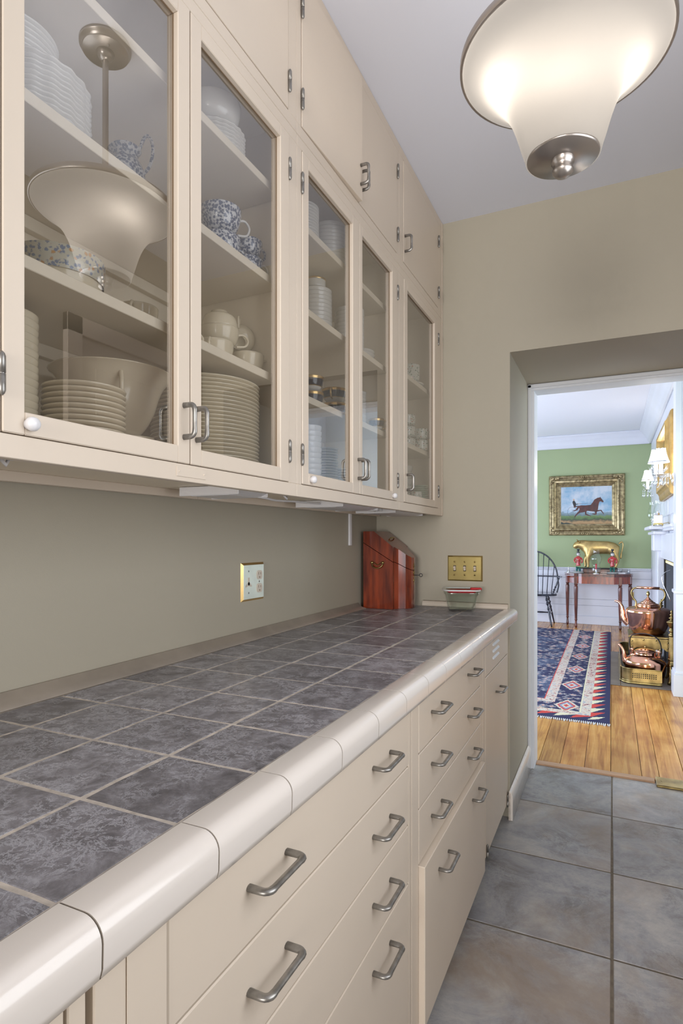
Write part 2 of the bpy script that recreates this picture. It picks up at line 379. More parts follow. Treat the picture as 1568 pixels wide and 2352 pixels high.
M['rug'] = rug_mat()
def canvas_mat():
    m, nt, p = newmat('oil_canvas')
    v = coords(nt); sp = nt.nodes.new('ShaderNodeSeparateXYZ'); nt.links.new(v, sp.inputs[0])
    n = noise(nt, v, 5, 6, 0.6)
    sky = ramp(nt, n, [(0.38, (0.17,0.33,0.46,1)), (0.6, (0.47,0.52,0.56,1))])
    n2 = noise(nt, v, 14, 5)
    zz = math_(nt, 'ADD', sp.outputs[2], math_(nt, 'MULTIPLY', math_(nt,'SUBTRACT',n2,0.5), 0.09))
    g = nt.nodes.new('ShaderNodeMapRange'); g.inputs[1].default_value = 0.0; g.inputs[2].default_value = 0.58; nt.links.new(zz, g.inputs[0])
    land = ramp(nt, g.outputs[0], [(0.0,(0.22,0.12,0.04,1)), (0.08,(0.36,0.22,0.09,1)), (0.14,(0.03,0.045,0.02,1)), (0.17,(0.07,0.13,0.03,1)), (0.235,(0.12,0.2,0.07,1)), (0.25,(0.10,0.16,0.16,1)), (0.33,(0.2,0.28,0.32,1))], 'LINEAR')
    f = math_(nt, 'GREATER_THAN', g.outputs[0], 0.335)
    c = mixc(nt, f, land, sky)
    nt.links.new(c, p.inputs['Base Color']); p.inputs['Roughness'].default_value = 0.45
    return m
M['canvas'] = canvas_mat()
M['horse'] = pmat('painted_bay_coat', (0.085, 0.014, 0.008, 1), 0.45, noise=0.6, scale=16)
M['paint_black'] = pmat('painted_black', (0.008, 0.008, 0.010, 1), 0.45)
M['paint_skin'] = pmat('painted_flesh', (0.5, 0.33, 0.22, 1), 0.45)
M['bush'] = pmat('painted_bush', (0.01, 0.022, 0.012, 1), 0.45)
M['looking_glass'] = pmat('framed_glass', (0.35, 0.42, 0.42, 1), 0.05, metal=0.9)

# ================================================================ STRUCTURE: pantry
FW = 2.617; RX = 1.72; CEIL = 2.688
floor = struct(MB().box((-0.1,-5.0,-0.06),(RX,3.315,-0.0016)).obj('floor', M['grout_dark']))
P = 0.479
for i,(xa,xb) in enumerate(((0.561-P,0.561),(0.561,1.04),(1.04,1.519),(1.519,RX))):
    y = 3.297
    k = 0
    while y > -5.0:
        y0 = max(y-P, -5.0); g = 0.0038
        if not (i == 0 and k > 0) or True:
            xl, xr = xa+g, xb-g
            t = MB().box((-(xr-xl)/2, -(y-y0)/2+g, -0.008), ((xr-xl)/2, (y-y0)/2-g, 0), 0.0018)
            t.obj('tile', M['floor_tile'], floor, ((xl+xr)/2, (y+y0)/2, random.uniform(-.0004,.0004)), (R(random.uniform(-.06,.06)), R(random.uniform(-.06,.06)), 0))
        y -= P; k += 1
wl = struct(MB().box((-0.1,-5.0,0),(0,FW,CEIL)).obj('wall_left', M['wall']))
wb = MB()
wb.box((-0.1,FW,0),(0.632,3.22,CEIL)); wb.box((0.632,FW,2.053),(1.55,3.22,CEIL)); wb.box((1.55,FW,0),(RX+0.1,3.22,CEIL))
struct(wb.obj('wall_far', M['wall']))
struct(MB().box((-0.1,-5.0,CEIL),(RX+0.1,FW,CEIL+0.08)).obj('ceiling', M['ceil']))
wr = MB().box((RX,-5.0,0),(RX+0.1,0.02,CEIL)).box((RX,1.42,0),(RX+0.1,FW,CEIL)).box((RX,0.02,0),(RX+0.1,1.42,0.92)).box((RX,0.02,2.2),(RX+0.1,1.42,CEIL))
struct(wr.obj('wall_right', M['wall']))
wk = MB().box((-0.1,-5.1,0),(0.13,-5.0,CEIL)).box((1.67,-5.1,0),(RX+0.1,-5.0,CEIL)).box((0.13,-5.1,0),(1.67,-5.0,0.48)).box((0.13,-5.1,2.42),(1.67,-5.0,CEIL))
struct(wk.obj('wall_back', M['wall']))
def added_window(n, a, b, axis):   # sash frame with panes, invented and out of view, added to supply daylight
    f = MB()
    (u0,z0),(u1,z1) = a, b
    def bar(ua,ub,za,zb):
        if axis == 'x': f.box((RX-0.012,ua,za),(RX+0.05,ub,zb),0.002)
        else: f.box((ua,-5.05,za),(ub,-4.988,zb),0.002)
    bar(u0-.07,u1+.07,z0-.09,z0); bar(u0-.07,u1+.07,z1,z1+.09); bar(u0-.07,u0,z0,z1); bar(u1,u1+.07,z0,z1)
    bar((u0+u1)/2-.012,(u0+u1)/2+.012,z0,z1); bar(u0,u1,(z0+z1)/2-.02,(z0+z1)/2+.02)
    o = struct(f.obj('added_window_%d'%n, M['whitetrim']))
    g = MB()
    if axis == 'x': g.box((RX+0.03,u0,z0),(RX+0.034,u1,z1))
    else: g.box((u0,-5.036,z0),(u1,-5.032,z1))
    g.obj('pane', M['clear'], o)
added_window(1, (0.02,0.92), (1.42,2.2), 'x'); added_window(2, (0.13,0.48), (1.67,2.42), 'y')
# cased white door on the right wall (seen only mirrored in the glass fronts)
d1 = struct(MB().box((RX-0.03,1.72,0),(RX+0.001,1.80,2.2),0.003).box((RX-0.03,2.50,0),(RX+0.001,2.58,2.2),0.003).box((RX-0.03,1.72,2.12),(RX+0.001,2.58,2.2),0.003).box((RX-0.012,1.80,0),(RX,2.50,2.12)).obj('door_1', M['cream']))
MB().box((RX-0.016,1.88,1.05),(RX-0.004,2.44,2.0),0.004).box((RX-0.016,1.88,0.2),(RX-0.004,2.44,0.95),0.004).obj('panel', M['cream'], d1)
# ceramic base in the doorway reveal, one piece per tile
bs = struct(MB().box((0.632,FW-0.035,0.001),(0.640,3.215,0.118)).obj('baseboard_left', M['grout']))
prof = [(0,0),(0.0155,0),(0.0155,0.098),(0.0145,0.108),(0.010,0.119),(0.003,0.126),(0,0.127)]
def extr(prof, L, mat, name, parent, loc, rot=(0,0,0), smooth=True):   # profile in X,Z run along Y
    n = len(prof); v = [(x,-L/2,z) for x,z in prof]+[(x,L/2,z) for x,z in prof]
    m = MB().add(v, [tuple(range(n)), tuple(range(n,2*n))[::-1]])
    m.add(v, [(i,i+n,(i+1)%n+n,(i+1)%n) for i in range(n)], smooth)
    return m.obj(name, mat, parent, loc, rot)
y = FW-0.035
for k in range(4):
    L = (3.215-(FW-0.035))/4
    extr(prof, L-0.002, M['tile_white'], 'tile', bs, (0.634, y+L/2, 0.001)); y += L
# door frame at the far side of the deep reveal
tr = MB().box((0.628,3.215,0),(0.665,3.358,2.02),0.002).box((0.628,3.215,2.02),(1.52,3.34,2.06),0.002).box((1.515,3.215,0),(1.552,3.34,2.06),0.002)
tr.box((0.632,3.205,0),(0.652,3.22,2.05),0.003).box((0.632,3.205,2.032),(1.55,3.22,2.052),0.003)
struct(tr.obj('trim_1', M['whitetrim']))
th = tag(MB().box((0.665,3.285,-0.003),(1.236,3.335,0.009),0.003).obj('threshold_strip', M['peach']), 'narrow pale oak threshold strip between slate tile and pine boards', 'threshold')
tp = thing('threshold_plate', 'brass floor plate at right end of the door threshold', 'floor plate', (1.30,3.30,0.0))
MB().box((-0.06,-0.06,0.0),(0.22,0.055,0.012),0.003).obj('plate', M['brass_old'], tp)
MB().lathe([(0.0,0.0135),(0.004,0.0132),(0.005,0.0115)],10,Matrix.Translation((-0.035,0,0))).obj('screw', M['brass_old'], tp)

# ================================================================ STRUCTURE: dining room
DY = 9.0; DX = 1.53
dfl = struct(MB().box((-2.1,3.315,-0.06),(2.3,DY+.05,-0.016)).obj('floor', M['dark']))
xs = [-2.0,-1.75,-1.5,-1.25,-1.0,-.78,-.56,-.33,-.12,0.06,0.24,0.40,0.55,0.672,0.782,0.905,1.034,1.18,1.262,1.38,1.51,1.68,1.86,2.05,2.25]
for a,b in zip(xs[:-1], xs[1:]):
    L = DY-3.337
    MB().box((-(b-a)/2+0.0012,-L/2,-0.018),((b-a)/2-0.0012,L/2,0),0.0012).obj('floorboard', M['pine'], dfl, ((a+b)/2, 3.337+L/2, random.uniform(-.0006,.0006)))
struct(MB().box((-2.1,3.34,0),(0.660,3.355,2.72)).box((0.660,3.34,2.06),(1.52,3.42,2.72)).box((1.52,3.34,0),(2.3,3.42,2.72)).obj('wall_near', M['green']))
wf = struct(MB().box((-2.1,DY,0),(DX+.3,DY+.1,2.72)).obj('wall_far', M['green']))
struct(MB().box((-2.1,3.34,0),(-2.0,DY,2.72)).obj('wall_left', M['green']))
wrr = MB().box((2.2,3.34,0),(2.3,5.2,2.72)).box((DX,5.35,1.30),(DX+.3,DY,2.72)).box((DX,6.83,0),(DX+.3,DY,1.30)).box((DX,5.35,0),(DX+.3,5.57,1.30)).box((DX,5.57,1.02),(DX+.3,6.83,1.30))
struct(wrr.obj('wall_right', M['whitetrim']))
fb = struct(MB().box((DX+.3,5.5,0),(DX+.36,6.9,1.05)).box((DX,5.5,0),(DX+.3,5.58,1.03)).box((DX,6.82,0),(DX+.3,6.9,1.03)).box((DX,5.5,0),(DX+.3,6.9,0.004)).obj('wall_firebox', M['firebrick']))
struct(MB().box((-2.1,3.34,2.72),(2.3,DY+.1,2.8)).obj('ceiling', pmat('dining_ceiling_white', (0.74,0.76,0.80,1), 0.8)))
# pier / chimney return at right with its base
struct(MB().box((1.49,5.17,0),(2.25,5.36,2.72),0.002).obj('wall_pier', M['whitetrim']))
struct(MB().box((1.474,5.155,0),(2.2,5.36,0.17),0.002).box((1.480,5.160,0.17),(2.2,5.36,0.19),0.003).obj('baseboard_right', M['whitetrim']))
struct(MB().box((1.478,5.158,0.80),(2.2,5.36,0.825),0.003).obj('trim_2', M['whitetrim']))
struct(MB().box((1.535,5.160,1.0),(1.545,5.172,2.6),0.002).box((1.50,5.15,2.55),(2.2,5.36,2.6),0.004).obj('trim_3', M['whitetrim']))
# wainscot on the far wall: boards with joints, chair rail, base
wn = struct(MB().box((-2.0,DY-0.006,0),(DX,DY,0.80)).obj('trim_4', M['whitetrim']))
for z0,z1 in ((0.12,0.27),(0.272,0.36),(0.362,0.665),(0.668,0.775)):
    MB().box((-2.0,DY-0.022,z0),(DX,DY-0.005,z1),0.003).obj('board', M['whitetrim'], wn)
MB().box((-2.0,DY-0.04,0.775),(DX,DY-0.004,0.80),0.006).box((-2.0,DY-0.055,0.80),(DX,DY-0.004,0.815),0.004).obj('chair_rail', M['whitetrim'], wn)
struct(MB().box((-2.0,DY-0.034,0),(DX,DY-0.004,0.12),0.004).obj('baseboard_far', M['whitetrim']))
def crown(name, along, M0):
    p = [(0,0),(0.025,0),(0.03,0.02),(0.045,0.03),(0.055,0.06),(0.085,0.10),(0.11,0.12),(0.12,0.15),(0.15,0.16),(0.15,0.18),(0,0.18)]
    o = extr(p, along, M['whitetrim'], name, None, *M0); return struct(o)
crown('trim_5', 3.53, ((-0.235, DY, 2.54), (0,0,R(-90))))
crown('trim_6', 3.65, ((DX, 5.35+3.65/2, 2.54), (0,0,R(180))))
# mantel on the right wall
mt = thing('mantelpiece', 'white painted mantelpiece with deep end block over the fireplace', 'mantel', (DX,6.2,0))
MB().box((-0.055,-0.88,1.30),(0.0,1.0,1.325),0.004).box((-0.165,0.0,1.318),(0,1.02,1.352),0.006).box((-0.06,-0.88,1.325),(0,0.0,1.352),0.004).obj('shelf', M['whitetrim'], mt)
MB().box((-0.10,0.60,1.10),(0,0.97,1.30),0.006).box((-0.13,0.04,1.27),(0,1.0,1.30),0.006).box((-0.06,0.62,0.0065),(0,0.95,1.12),0.004).obj('pilaster', M['whitetrim'], mt)
MB().box((-0.03,-0.66,1.03),(0,0.62,1.28),0.004).obj('frieze', M['whitetrim'], mt)
MB().box((-0.012,-0.55,1.45),(0,-0.05,1.60),0.006).box((-0.012,0.05,1.45),(0,0.8,1.60),0.006).obj('wall_panel', M['whitetrim'], mt)

# ================================================================ UPPER CABINETS
def pull_mesh(L, out=0.028, r=0.0055):
    c = 0.010; pts = [(0,0,-L/2),(out-c,0,-L/2)]
    for k in range(1,5): a = R(90*k/4); pts.append((out-c+c*math.sin(a),0,-L/2+c-c*math.cos(a)))
    pts += [(out,0,-L/2+c+0.006),(out,0,0),(out,0,L/2-c-0.006)]
    for k in range(0,5): a = R(90*k/4); pts.append((out-c+c*math.cos(a),0,L/2-c+c*math.sin(a)))
    pts += [(0,0,L/2)]
    r = [r*1.12]*2+[r*1.05]*4+[r*0.92]*3+[r*1.05]*5+[r*1.12]
    return MB().tube(pts, r, 10, 0.72, up=(0,1,0)).mesh('pull', M['pewter'])
pull_v = pull_mesh(0.058, 0.026, 0.0048); pull_h = pull_mesh(0.093, 0.030, 0.0056)
hb = MB().tube([(0,0,-.0285),(0,0,-.026),(0,0,-.022),(0,0,-.0006)],[.0008,.003,.0044,.0044],10).tube([(0,0,.0006),(0,0,.022),(0,0,.026),(0,0,.0285)],[.0044,.0044,.003,.0008],10)
hb.tube([(0,0,-.02),(0,0,.02)],.0036,8)
hinge_me = hb.mesh('hinge', M['pewter'])
kn = MB().lathe([(0,0),(.0075,0),(.0078,.004),(.0095,.006),(.0098,.010),(.008,.0145),(.004,.0165),(0,.017)],20,Matrix.Rotation(R(90),4,'Y'))
knob_me = kn.mesh('catch_knob', M['plastic'])
def hinge(par, Y, Z, X=0.3335): link('hinge', hinge_me, par, (X,Y,Z))
XF = 0.330
def glass_door(par, y0, y1, z0, z1, gy0, gy1, gz0, gz1, pull_y, hinge_y, knob=None):
    b = MB(); x0, x1 = 0.308, XF+0.0015; ch = 0.0016
    b.box((x0,y0,z0),(x1,gy0,z1),ch).box((x0,gy1,z0),(x1,y1,z1),ch)
    b.box((x0,gy0-.0005,z0),(x1,gy1+.0005,gz0),ch).box((x0,gy0-.0005,gz1),(x1,gy1+.0005,z1),ch)
    d = b.obj('door', M['cream'], par)
    MB().box((0.3150,gy0-.003,gz0-.003),(0.3180,gy1+.003,gz1+.003)).obj('glass_pane', M['pane'], d)
    s = MB()
    for a,c in (((0.3185,gy0-.0005,gz0),(0.3212,gy0+.0012,gz1)),((0.3185,gy1-.0012,gz0),(0.3212,gy1+.0005,gz1)),((0.3185,gy0,gz1-.0012),(0.3212,gy1,gz1+.0005))): s.box(a,c)
    s.obj('glazing_bead', M['seam'], d)
    if pull_y: link('door_pull', pull_v, d, (XF+0.001, pull_y, 1.4445))
    for z in (2.128, 1.442): hinge(d, hinge_y, z)
    if knob: link('catch_knob', knob_me, d, (XF+0.001, knob, 1.383))
    return d
def frame_boards(par, y0, y1, z0, z1, opens, x0=0.310, x1=XF, name='face_frame'):
    # boards around a row of openings [(ya,yb)] between za and zb
    za, zb, rows = opens
    b = MB(); b.box((x0,y0,z0),(x1,y1,za),0.001).box((x0,y0,zb),(x1,y1,z1),0.001)
    edges = [y0]+[v for ab in rows for v in ab]+[y1]
    for i in range(0,len(edges),2):
        if edges[i+1]-edges[i] > 0.001: b.box((x0,edges[i],za),(x1,edges[i+1],zb),0.001)
    return b.obj(name, M['cream'], par)
def wall_unit(label, y0, y1, rows, shelves, divider=None):
    t = thing('wall_cabinet', label, 'cabinet', (0,0,0))
    for a_,b_ in ((y0+.0006,y0+.016),(y1-.016,y1-.0006)): B((0.002,a_,1.352),(0.31,b_,2.266)).obj('side_panel', M['cream_in'], t)
    MB().box((0.002,y0+.016,1.352),(0.012,y1-.016,2.2545)).obj('back_panel', M['cream_in'], t)
    MB().box((0.002,y0+.016,1.357),(0.308,y1-.016,1.3735)).obj('bottom_panel', M['cream_in'], t)
    MB().box((0.002,y0+.016,2.255),(0.31,y1-.016,2.266)).obj('top_panel', M['cream_in'], t)
    MB().box((0.004,y0+.0006,1.337),(0.024,y1-.0006,1.357),0.001).obj('rear_rail', M['cream'], t)
    MB().tube([(0.302,y0+.002,1.345),(0.302,y1-.002,1.345)],0.007,10).obj('light_valance', M['cream'], t)
    frame_boards(t, y0+.0005, y1-.0005, 1.335, 2.2395, (1.3665, 2.2125, rows))
    for z in shelves:
        MB().box((0.012,y0+.017,z-0.019),(0.29,y1-.017,z),0.001).obj('shelf', M['cream_in'], t)
        MB().box((0.012,y0+.017,z-0.045),(0.03,y1-.017,z-0.0195),0.001).obj('shelf_cleat', M['cream_in'], t)
    return t
u1 = wall_unit('glass-fronted cream wall cabinet nearest the viewer, holding the tall plate stack', 0.449, 1.249, [(0.483,1.211)], (1.632,1.868,2.095))
glass_door(u1, 0.4845, 0.8475, 1.368, 2.211, 0.516, 0.815, 1.399, 2.182, 0.830, 0.4825, 0.521)
glass_door(u1, 0.8500, 1.2095, 1.368, 2.211, 0.881, 1.170, 1.399, 2.182, 0.865, 1.2105)
lp = MB().box((XF,0.812,1.343),(XF+.0014,0.894,1.3615),0.0006).obj('label_holder', M['cream'], u1)
for yy in (0.818,0.888): MB().ball((XF+.0014,yy,1.352),.0016,8).obj('screw', M['cream'], lp)
u2 = wall_unit('middle glass-fronted cream wall cabinet with navy and gold cups inside', 1.249, 2.009, [(1.275,1.989)], (1.620,1.858,2.082))
glass_door(u2, 1.2765, 1.6395, 1.368, 2.211, 1.310, 1.589, 1.399, 2.182, 1.628, 1.2735, 1.322)
glass_door(u2, 1.6420, 1.9875, 1.368, 2.211, 1.664, 1.935, 1.399, 2.182, 1.656, 1.9885, 1.940)
u3 = wall_unit('narrow glass-fronted cream wall cabinet beside the far wall', 2.009, 2.600, [(2.064,2.533)], (1.620,1.898))
glass_door(u3, 2.0655, 2.5315, 1.368, 2.211, 2.104, 2.478, 1.399, 2.182, 2.096, 2.5325)
MB().box((0.30,2.5995,1.335),(XF+0.001,2.616,2.687),0.001).obj('filler_strip', M['cream'], u3)
def top_unit(label, y0, y1, rows, doors):
    t = thing('ceiling_cabinet', label, 'cabinet', (0,0,0))
    MB().box((0.002,y0+.0006,2.267),(0.308,y0+.016,2.686)).box((0.002,y1-.016,2.267),(0.308,y1-.0006,2.686)).box((0.002,y0+.016,2.267),(0.308,y1-.016,2.275)).box((0.002,y0+.016,2.275),(0.012,y1-.016,2.686)).obj('carcass', M['cream_in'], t)
    frame_boards(t, y0+.0005, y1-.0005, 2.2405, 2.687, (2.2695, 2.6535, rows))
    for (a,b,pull,hy,ang) in doors:
        piv = hy
        d = MB().box((0.310-0.332,a-piv,2.2715),(XF+0.0012-0.332,b-piv,2.6515),0.0012).obj('door', M['cream'], t, (0.332,piv,0), (0,0,R(ang)))
        if pull: link('door_pull', pull_v, d, (0.0, pull-piv, 2.345))
        for z in (2.568,2.338): link('hinge', hinge_me, d, (0.0035, hy-piv, z))
    return t
top_unit('solid-door cream cabinet under the ceiling, nearest the viewer', 0.449, 1.249, [(0.483,1.209)], [(0.4845,0.8475,0.83,0.4825,0),(0.85,1.2065,0.865,1.2075,0)])
top_unit('middle cream ceiling cabinet with one door slightly ajar', 1.249, 2.009, [(1.272,1.986)], [(1.2745,1.6360,1.622,1.2715,-1.9),(1.6395,1.9845,1.652,1.9855,0)])
top_unit('short cream ceiling cabinet in the far corner', 2.009, 2.600, [(2.056,2.533)], [(2.0585,2.5315,2.072,2.5325,0)])
# neighbour unit just left of the frame
u0 = wall_unit('cream wall cabinet left of the first glass-fronted one, mostly out of frame', -0.35, 0.449, [(-0.33,0.42)], (1.632,1.868,2.095))
glass_door(u0, -0.3285, 0.4185, 1.368, 2.211, -0.29, 0.38, 1.399, 2.182, None, -0.3295)
top_unit('cream ceiling cabinet left of the first one, mostly out of frame', -0.35, 0.449, [(-0.33,0.42)], [(-0.3285,0.4185,None,-0.3295,0)])
# under-cabinet light strips
def undercab(y0, y1, label):
    t = thing('under_cabinet_light', label, 'light fixture', (0.165,(y0+y1)/2,1.342)); L = y1-y0
    poly = [(-0.085,0.014),(0.085,0.014),(0.085,0.000),(0.07,-0.006),(-0.07,-0.006),(-0.085,0.000)]
    extr(poly, L, M['plastic'], 'housing', t, (0,0,0), smooth=False)
    extr([(-0.055,-0.0085),(0.055,-0.0085),(0.065,-0.0058),(-0.065,-0.0058)], L*0.94, M['plastic'], 'diffuser', t, (0,0,0), smooth=False)
    for sg in (-1,1): B((-0.088,sg*(L/2+.0005),-0.008),(0.088,sg*(L/2+.004),0.014)).obj('end_cap', M['plastic'], t)
    return t
undercab(1.115, 1.235, 'slim white under-cabinet light below the big plate stack')
undercab(1.69, 1.99, 'slim white under-cabinet light below the middle cabinet')
undercab(2.19, 2.55, 'slim white under-cabinet light above the wooden knife box')
undercab(-0.25, 0.50, 'slim white under-cabinet light at the left picture edge')
for yy,lab in ((0.555,'small white cable clip under the nearest cabinet'),(1.36,'small white cable clip under the middle cabinet'),(2.08,'small white cable clip between the two far light strips')):
    c = thing('cable_clip', lab, 'clip', (0.23,yy,1.352), group='cable clips under the cabinets')
    MB().box((-0.008,-0.02,-0.005),(0.008,0.02,0.004),0.001).obj('base', M['plastic'], c)
    MB().tube([(0,-0.006,-0.004),(0.006,0,-0.014),(0,0.008,-0.004)],0.003,6).obj('hook', M['plastic'], c)
def cable(pts, lab, mat='plastic'):
    # catmull-rom smoothing
    P_ = [Vector(p) for p in pts]; out = []
    for i in range(len(P_)-1):
        p0,p1,p2,p3 = P_[max(i-1,0)],P_[i],P_[i+1],P_[min(i+2,len(P_)-1)]
        for k in range(6):
            t = k/6; out.append(0.5*((2*p1)+(p2-p0)*t+(2*p0-5*p1+4*p2-p3)*t*t+(3*p1-p0-3*p2+p3)*t**3))
    out.append(P_[-1]); return out
tag(MB().tube(cable([(0.17,1.23,1.345),(0.2,1.30,1.339),(0.19,1.38,1.337),(0.18,1.50,1.341),(0.17,1.685,1.345)],''),0.0032,8).obj('power_cable', M['plastic']), 'thin white cable drooping between the two middle under-cabinet lights', 'cable')
tag(MB().tube(cable([(0.17,1.995,1.345),(0.2,2.05,1.338),(0.19,2.12,1.338),(0.17,2.185,1.345)],''),0.0028,8).obj('power_cable', M['plastic']), 'thin white cable linking the two farthest under-cabinet lights', 'cable')

# ================================================================ BASE CABINETS
XB = 0.625
def front(par, name, y0, y1, z0, z1, pulls=(), x0=0.606, x1=XB, rot=0):
    d = MB().box((x0,y0,z0),(x1,y1,z1),0.0018).obj(name, M['cream'], par)
    for (py,pz) in pulls: link('drawer_pull' if name=='drawer_front' else 'door_pull', pull_h, d, (x1-.0005,py,pz), (R(90),0,0))
    return d
def base_unit(label, y0, y1, sl, sr, fr):
    t = thing('base_cabinet', label, 'cabinet', (0,0,0))
    MB().box((0.02,y0+.001,0.066),(0.600,y1-.001,0.858)).obj('carcass', M['cream_in'], t)
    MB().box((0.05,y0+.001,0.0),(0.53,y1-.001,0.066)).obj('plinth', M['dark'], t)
    for a_,b_ in ((y0+.0015,sl-.0015),(sr+.0015,y1-.0015)): B((0.6005,a_,0.066),(XB-.0005,b_,0.858)).obj('stile', M['cream'], t)
    MB().box((0.6005,sl,0.066),(0.6045,sr,0.858)).obj('front_backing', M['seam'], t)
    return t
zs = [0.717,0.585,0.453]; g = 0.0016
b1 = base_unit('cream base cabinet with four wide drawers, nearest under the counter', 0.367, 1.259, 0.461, 1.239, None)
MB().box((0.6255,0.4055,0.068),(0.6262,0.4590,0.858),0.0003).obj('stile_board', M['cream'], b1)
zz_ = [0.858]+zs+[0.068]; hz = [0.789,0.657,0.525,0.395]
for i in range(4): front(b1, 'drawer_front', 0.462, 1.238, zz_[i+1]+g, zz_[i]-g, [(0.655,hz[i]),(1.073,hz[i])])
b2 = base_unit('middle cream base cabinet whose deep bottom drawer stands slightly open', 1.261, 2.059, 1.315, 2.031, None)
for i in range(3): front(b2, 'drawer_front', 1.316, 2.030, zz_[i+1]+g, zz_[i]-g, [(1.468,hz[i]+.001),(1.873,hz[i]+.008)])
dd = front(b2, 'drawer_front', 1.316, 2.030, 0.068+g, 0.453-g, [(1.483,0.386),(1.873,0.402)], x0=0.608, x1=0.640)
b3 = base_unit('narrow cream base cabinet with louvre slots at the doorway end', 2.061, 2.616, 2.112, 2.600, None)
vp_ = front(b3, 'vent_panel', 2.1135, 2.598, 0.7265, 0.8575)
for z in (0.822,0.797,0.771):
    extr([(-0.001,-0.0045),(0.005,-0.0048),(0.0055,-0.0035),(-0.001,0.0045)], 0.125, M['whitetrim'], 'louvre', vp_, (XB,2.31,z), smooth=False)
d3 = front(b3, 'door', 2.1135, 2.598, 0.068, 0.7225, [(2.362,0.626)])
for yy,zz in ((2.13,0.085),(2.58,0.085)): link('hinge', hinge_me, d3, (XB+.004,yy,zz))
b0 = base_unit('cream base cabinet at the bottom left corner, mostly out of frame', -0.32, 0.362, -0.29, 0.34, None)
front(b0, 'door', -0.288, 0.338, 0.068, 0.855)

# ---------------------------------------------------------------- tiled countertop
ct = thing('countertop', 'grey slate-tiled countertop with ivory glazed edge tiles', 'countertop', (0,0,0))
MB().box((0.002,-0.32,0.8595),(0.650,FW-.001,0.9045)).obj('substrate', M['cream_in'], ct)
MB().box((0.002,-0.32,0.9046),(0.6105,FW-.001,0.9144)).obj('grout_bed', M['grout'], ct)
xr = [0.040,0.1565,0.305,0.4565,0.6080]; pit = 0.1540; y00 = 0.343-4*pit
def wavy_tile(x0,x1,y0,y1,z0,z1):
    n = 5; pts = []
    j = lambda: random.uniform(-.0009,.0009)
    for k in range(n): pts.append((x0+(x1-x0)*k/n+ (0.002 if k==0 else 0), y0+j()+(0.0 if k else 0.0)))
    for k in range(n): pts.append((x1+j(), y0+(y1-y0)*k/n))
    for k in range(n): pts.append((x1-(x1-x0)*k/n, y1+j()))
    for k in range(n): pts.append((x0+j(), y1-(y1-y0)*k/n))
    cx, cy = (x0+x1)/2, (y0+y1)/2; N = len(pts)
    sh = lambda s: [(cx+(x-cx)*s, cy+(y-cy)*s) for x,y in pts]
    a, b = pts, sh(0.985)
    v = [(x-cx,y-cy,z0) for x,y in a]+[(x-cx,y-cy,z1-.0012) for x,y in a]+[(x-cx,y-cy,z1) for x,y in b]
    f = [tuple(range(2*N,3*N))]+[(i,(i+1)%N,(i+1)%N+N,i+N) for i in range(N)]+[(i+N,(i+1)%N+N,(i+1)%N+2*N,i+2*N) for i in range(N)]
    return MB().add(v, f), (cx,cy,0)
for i in range(4):
    for k in range(19):
        a = y00+pit*k; b = min(a+pit, FW-.002)
        if b-a < 0.02: continue
        m_, c_ = wavy_tile(xr[i]+.0030, xr[i+1]-.0030, a+.0027, b-.0027, 0.905, 0.9150+random.uniform(-.0003,.0003))
        m_.obj('tile', M['slate'], ct, c_)
ep = [(0.0,-0.003),(0.0,0.0045),(0.003,0.0055),(0.028,0.0055)]
for k in range(0,9): a_ = R(90*k/8); ep.append((0.032+0.021*math.sin(a_), -0.0155+0.021*math.cos(a_)))
ep += [(0.0525,-0.036),(0.050,-0.045),(0.044,-0.045),(0.044,-0.003)]
for k in range(19):
    a = y00+pit*k; b = min(a+pit, FW+.014)
    if b-a < 0.02: continue
    n = len(ep); L = (b-a)-0.0022
    o = extr(ep[::-1], L, M['tile_white'], 'edge_tile', ct, (0.6105,(a+b)/2,0.9135))
extr([(max(x-.0014,0.001),z-.0012) for x,z in ep[::-1]], FW+.30, M['grout_dark'], 'edge_grout', ct, (0.6105,(FW-.30)/2+.004,0.9135))
extr([(0.0,0.915),(0.041,0.9155),(0.041,0.918),(0.016,0.925),(0.004,0.940),(0.0,0.9405)], 2.70, M['steel'], 'cove_strip', ct, (0.001,2.385-1.35,0))
extr([(0,0.9155),(0.016,0.9155),(0.015,0.926),(0.009,0.936),(0,0.9415)], 0.39, M['ivory'], 'end_cove', ct, (0.430,FW-.0005,0), (0,0,R(-90)))

# ================================================================ PENDANT LAMP
LX, LY = 0.95, 1.243
lamp = thing('pendant_lamp', 'bell-shaped opal glass pendant lamp with nickel rim hanging from the ceiling', 'lamp', (LX,LY,0))
MB().lathe([(0,2.664),(0.063,2.664),(0.066,2.667),(0.066,2.676),(0.072,2.678),(0.072,2.6875),(0,2.6875)],48).obj('canopy', M['nickel'], lamp)
for a in (30,210): MB().ball((0.036*math.cos(R(a)),0.036*math.sin(R(a)),2.663),0.004,10).obj('screw', M['nickel'], lamp)
MB().lathe([(0,2.640),(0.012,2.641),(0.02,2.650),(0.026,2.664),(0,2.664)],24).obj('rod_collar', M['nickel'], lamp)
MB().lathe([(0.0088,2.02),(0.0088,2.645)],20).lathe([(0.0001,2.02),(0.0088,2.02)],20).obj('rod', M['nickel'], lamp)
MB().lathe([(0.0089,2.232),(0.022,2.228),(0.028,2.215),(0.028,2.203),(0.0089,2.203)],24).obj('socket_cover', M['plastic'], lamp)
for k in range(3):
    a = R(120*k+20)
    MB().tube([(0.02*math.cos(a),0.02*math.sin(a),2.206),(0.198*math.cos(a),0.198*math.sin(a),2.211)],0.003,8).obj('rim_arm', M['nickel'], lamp)
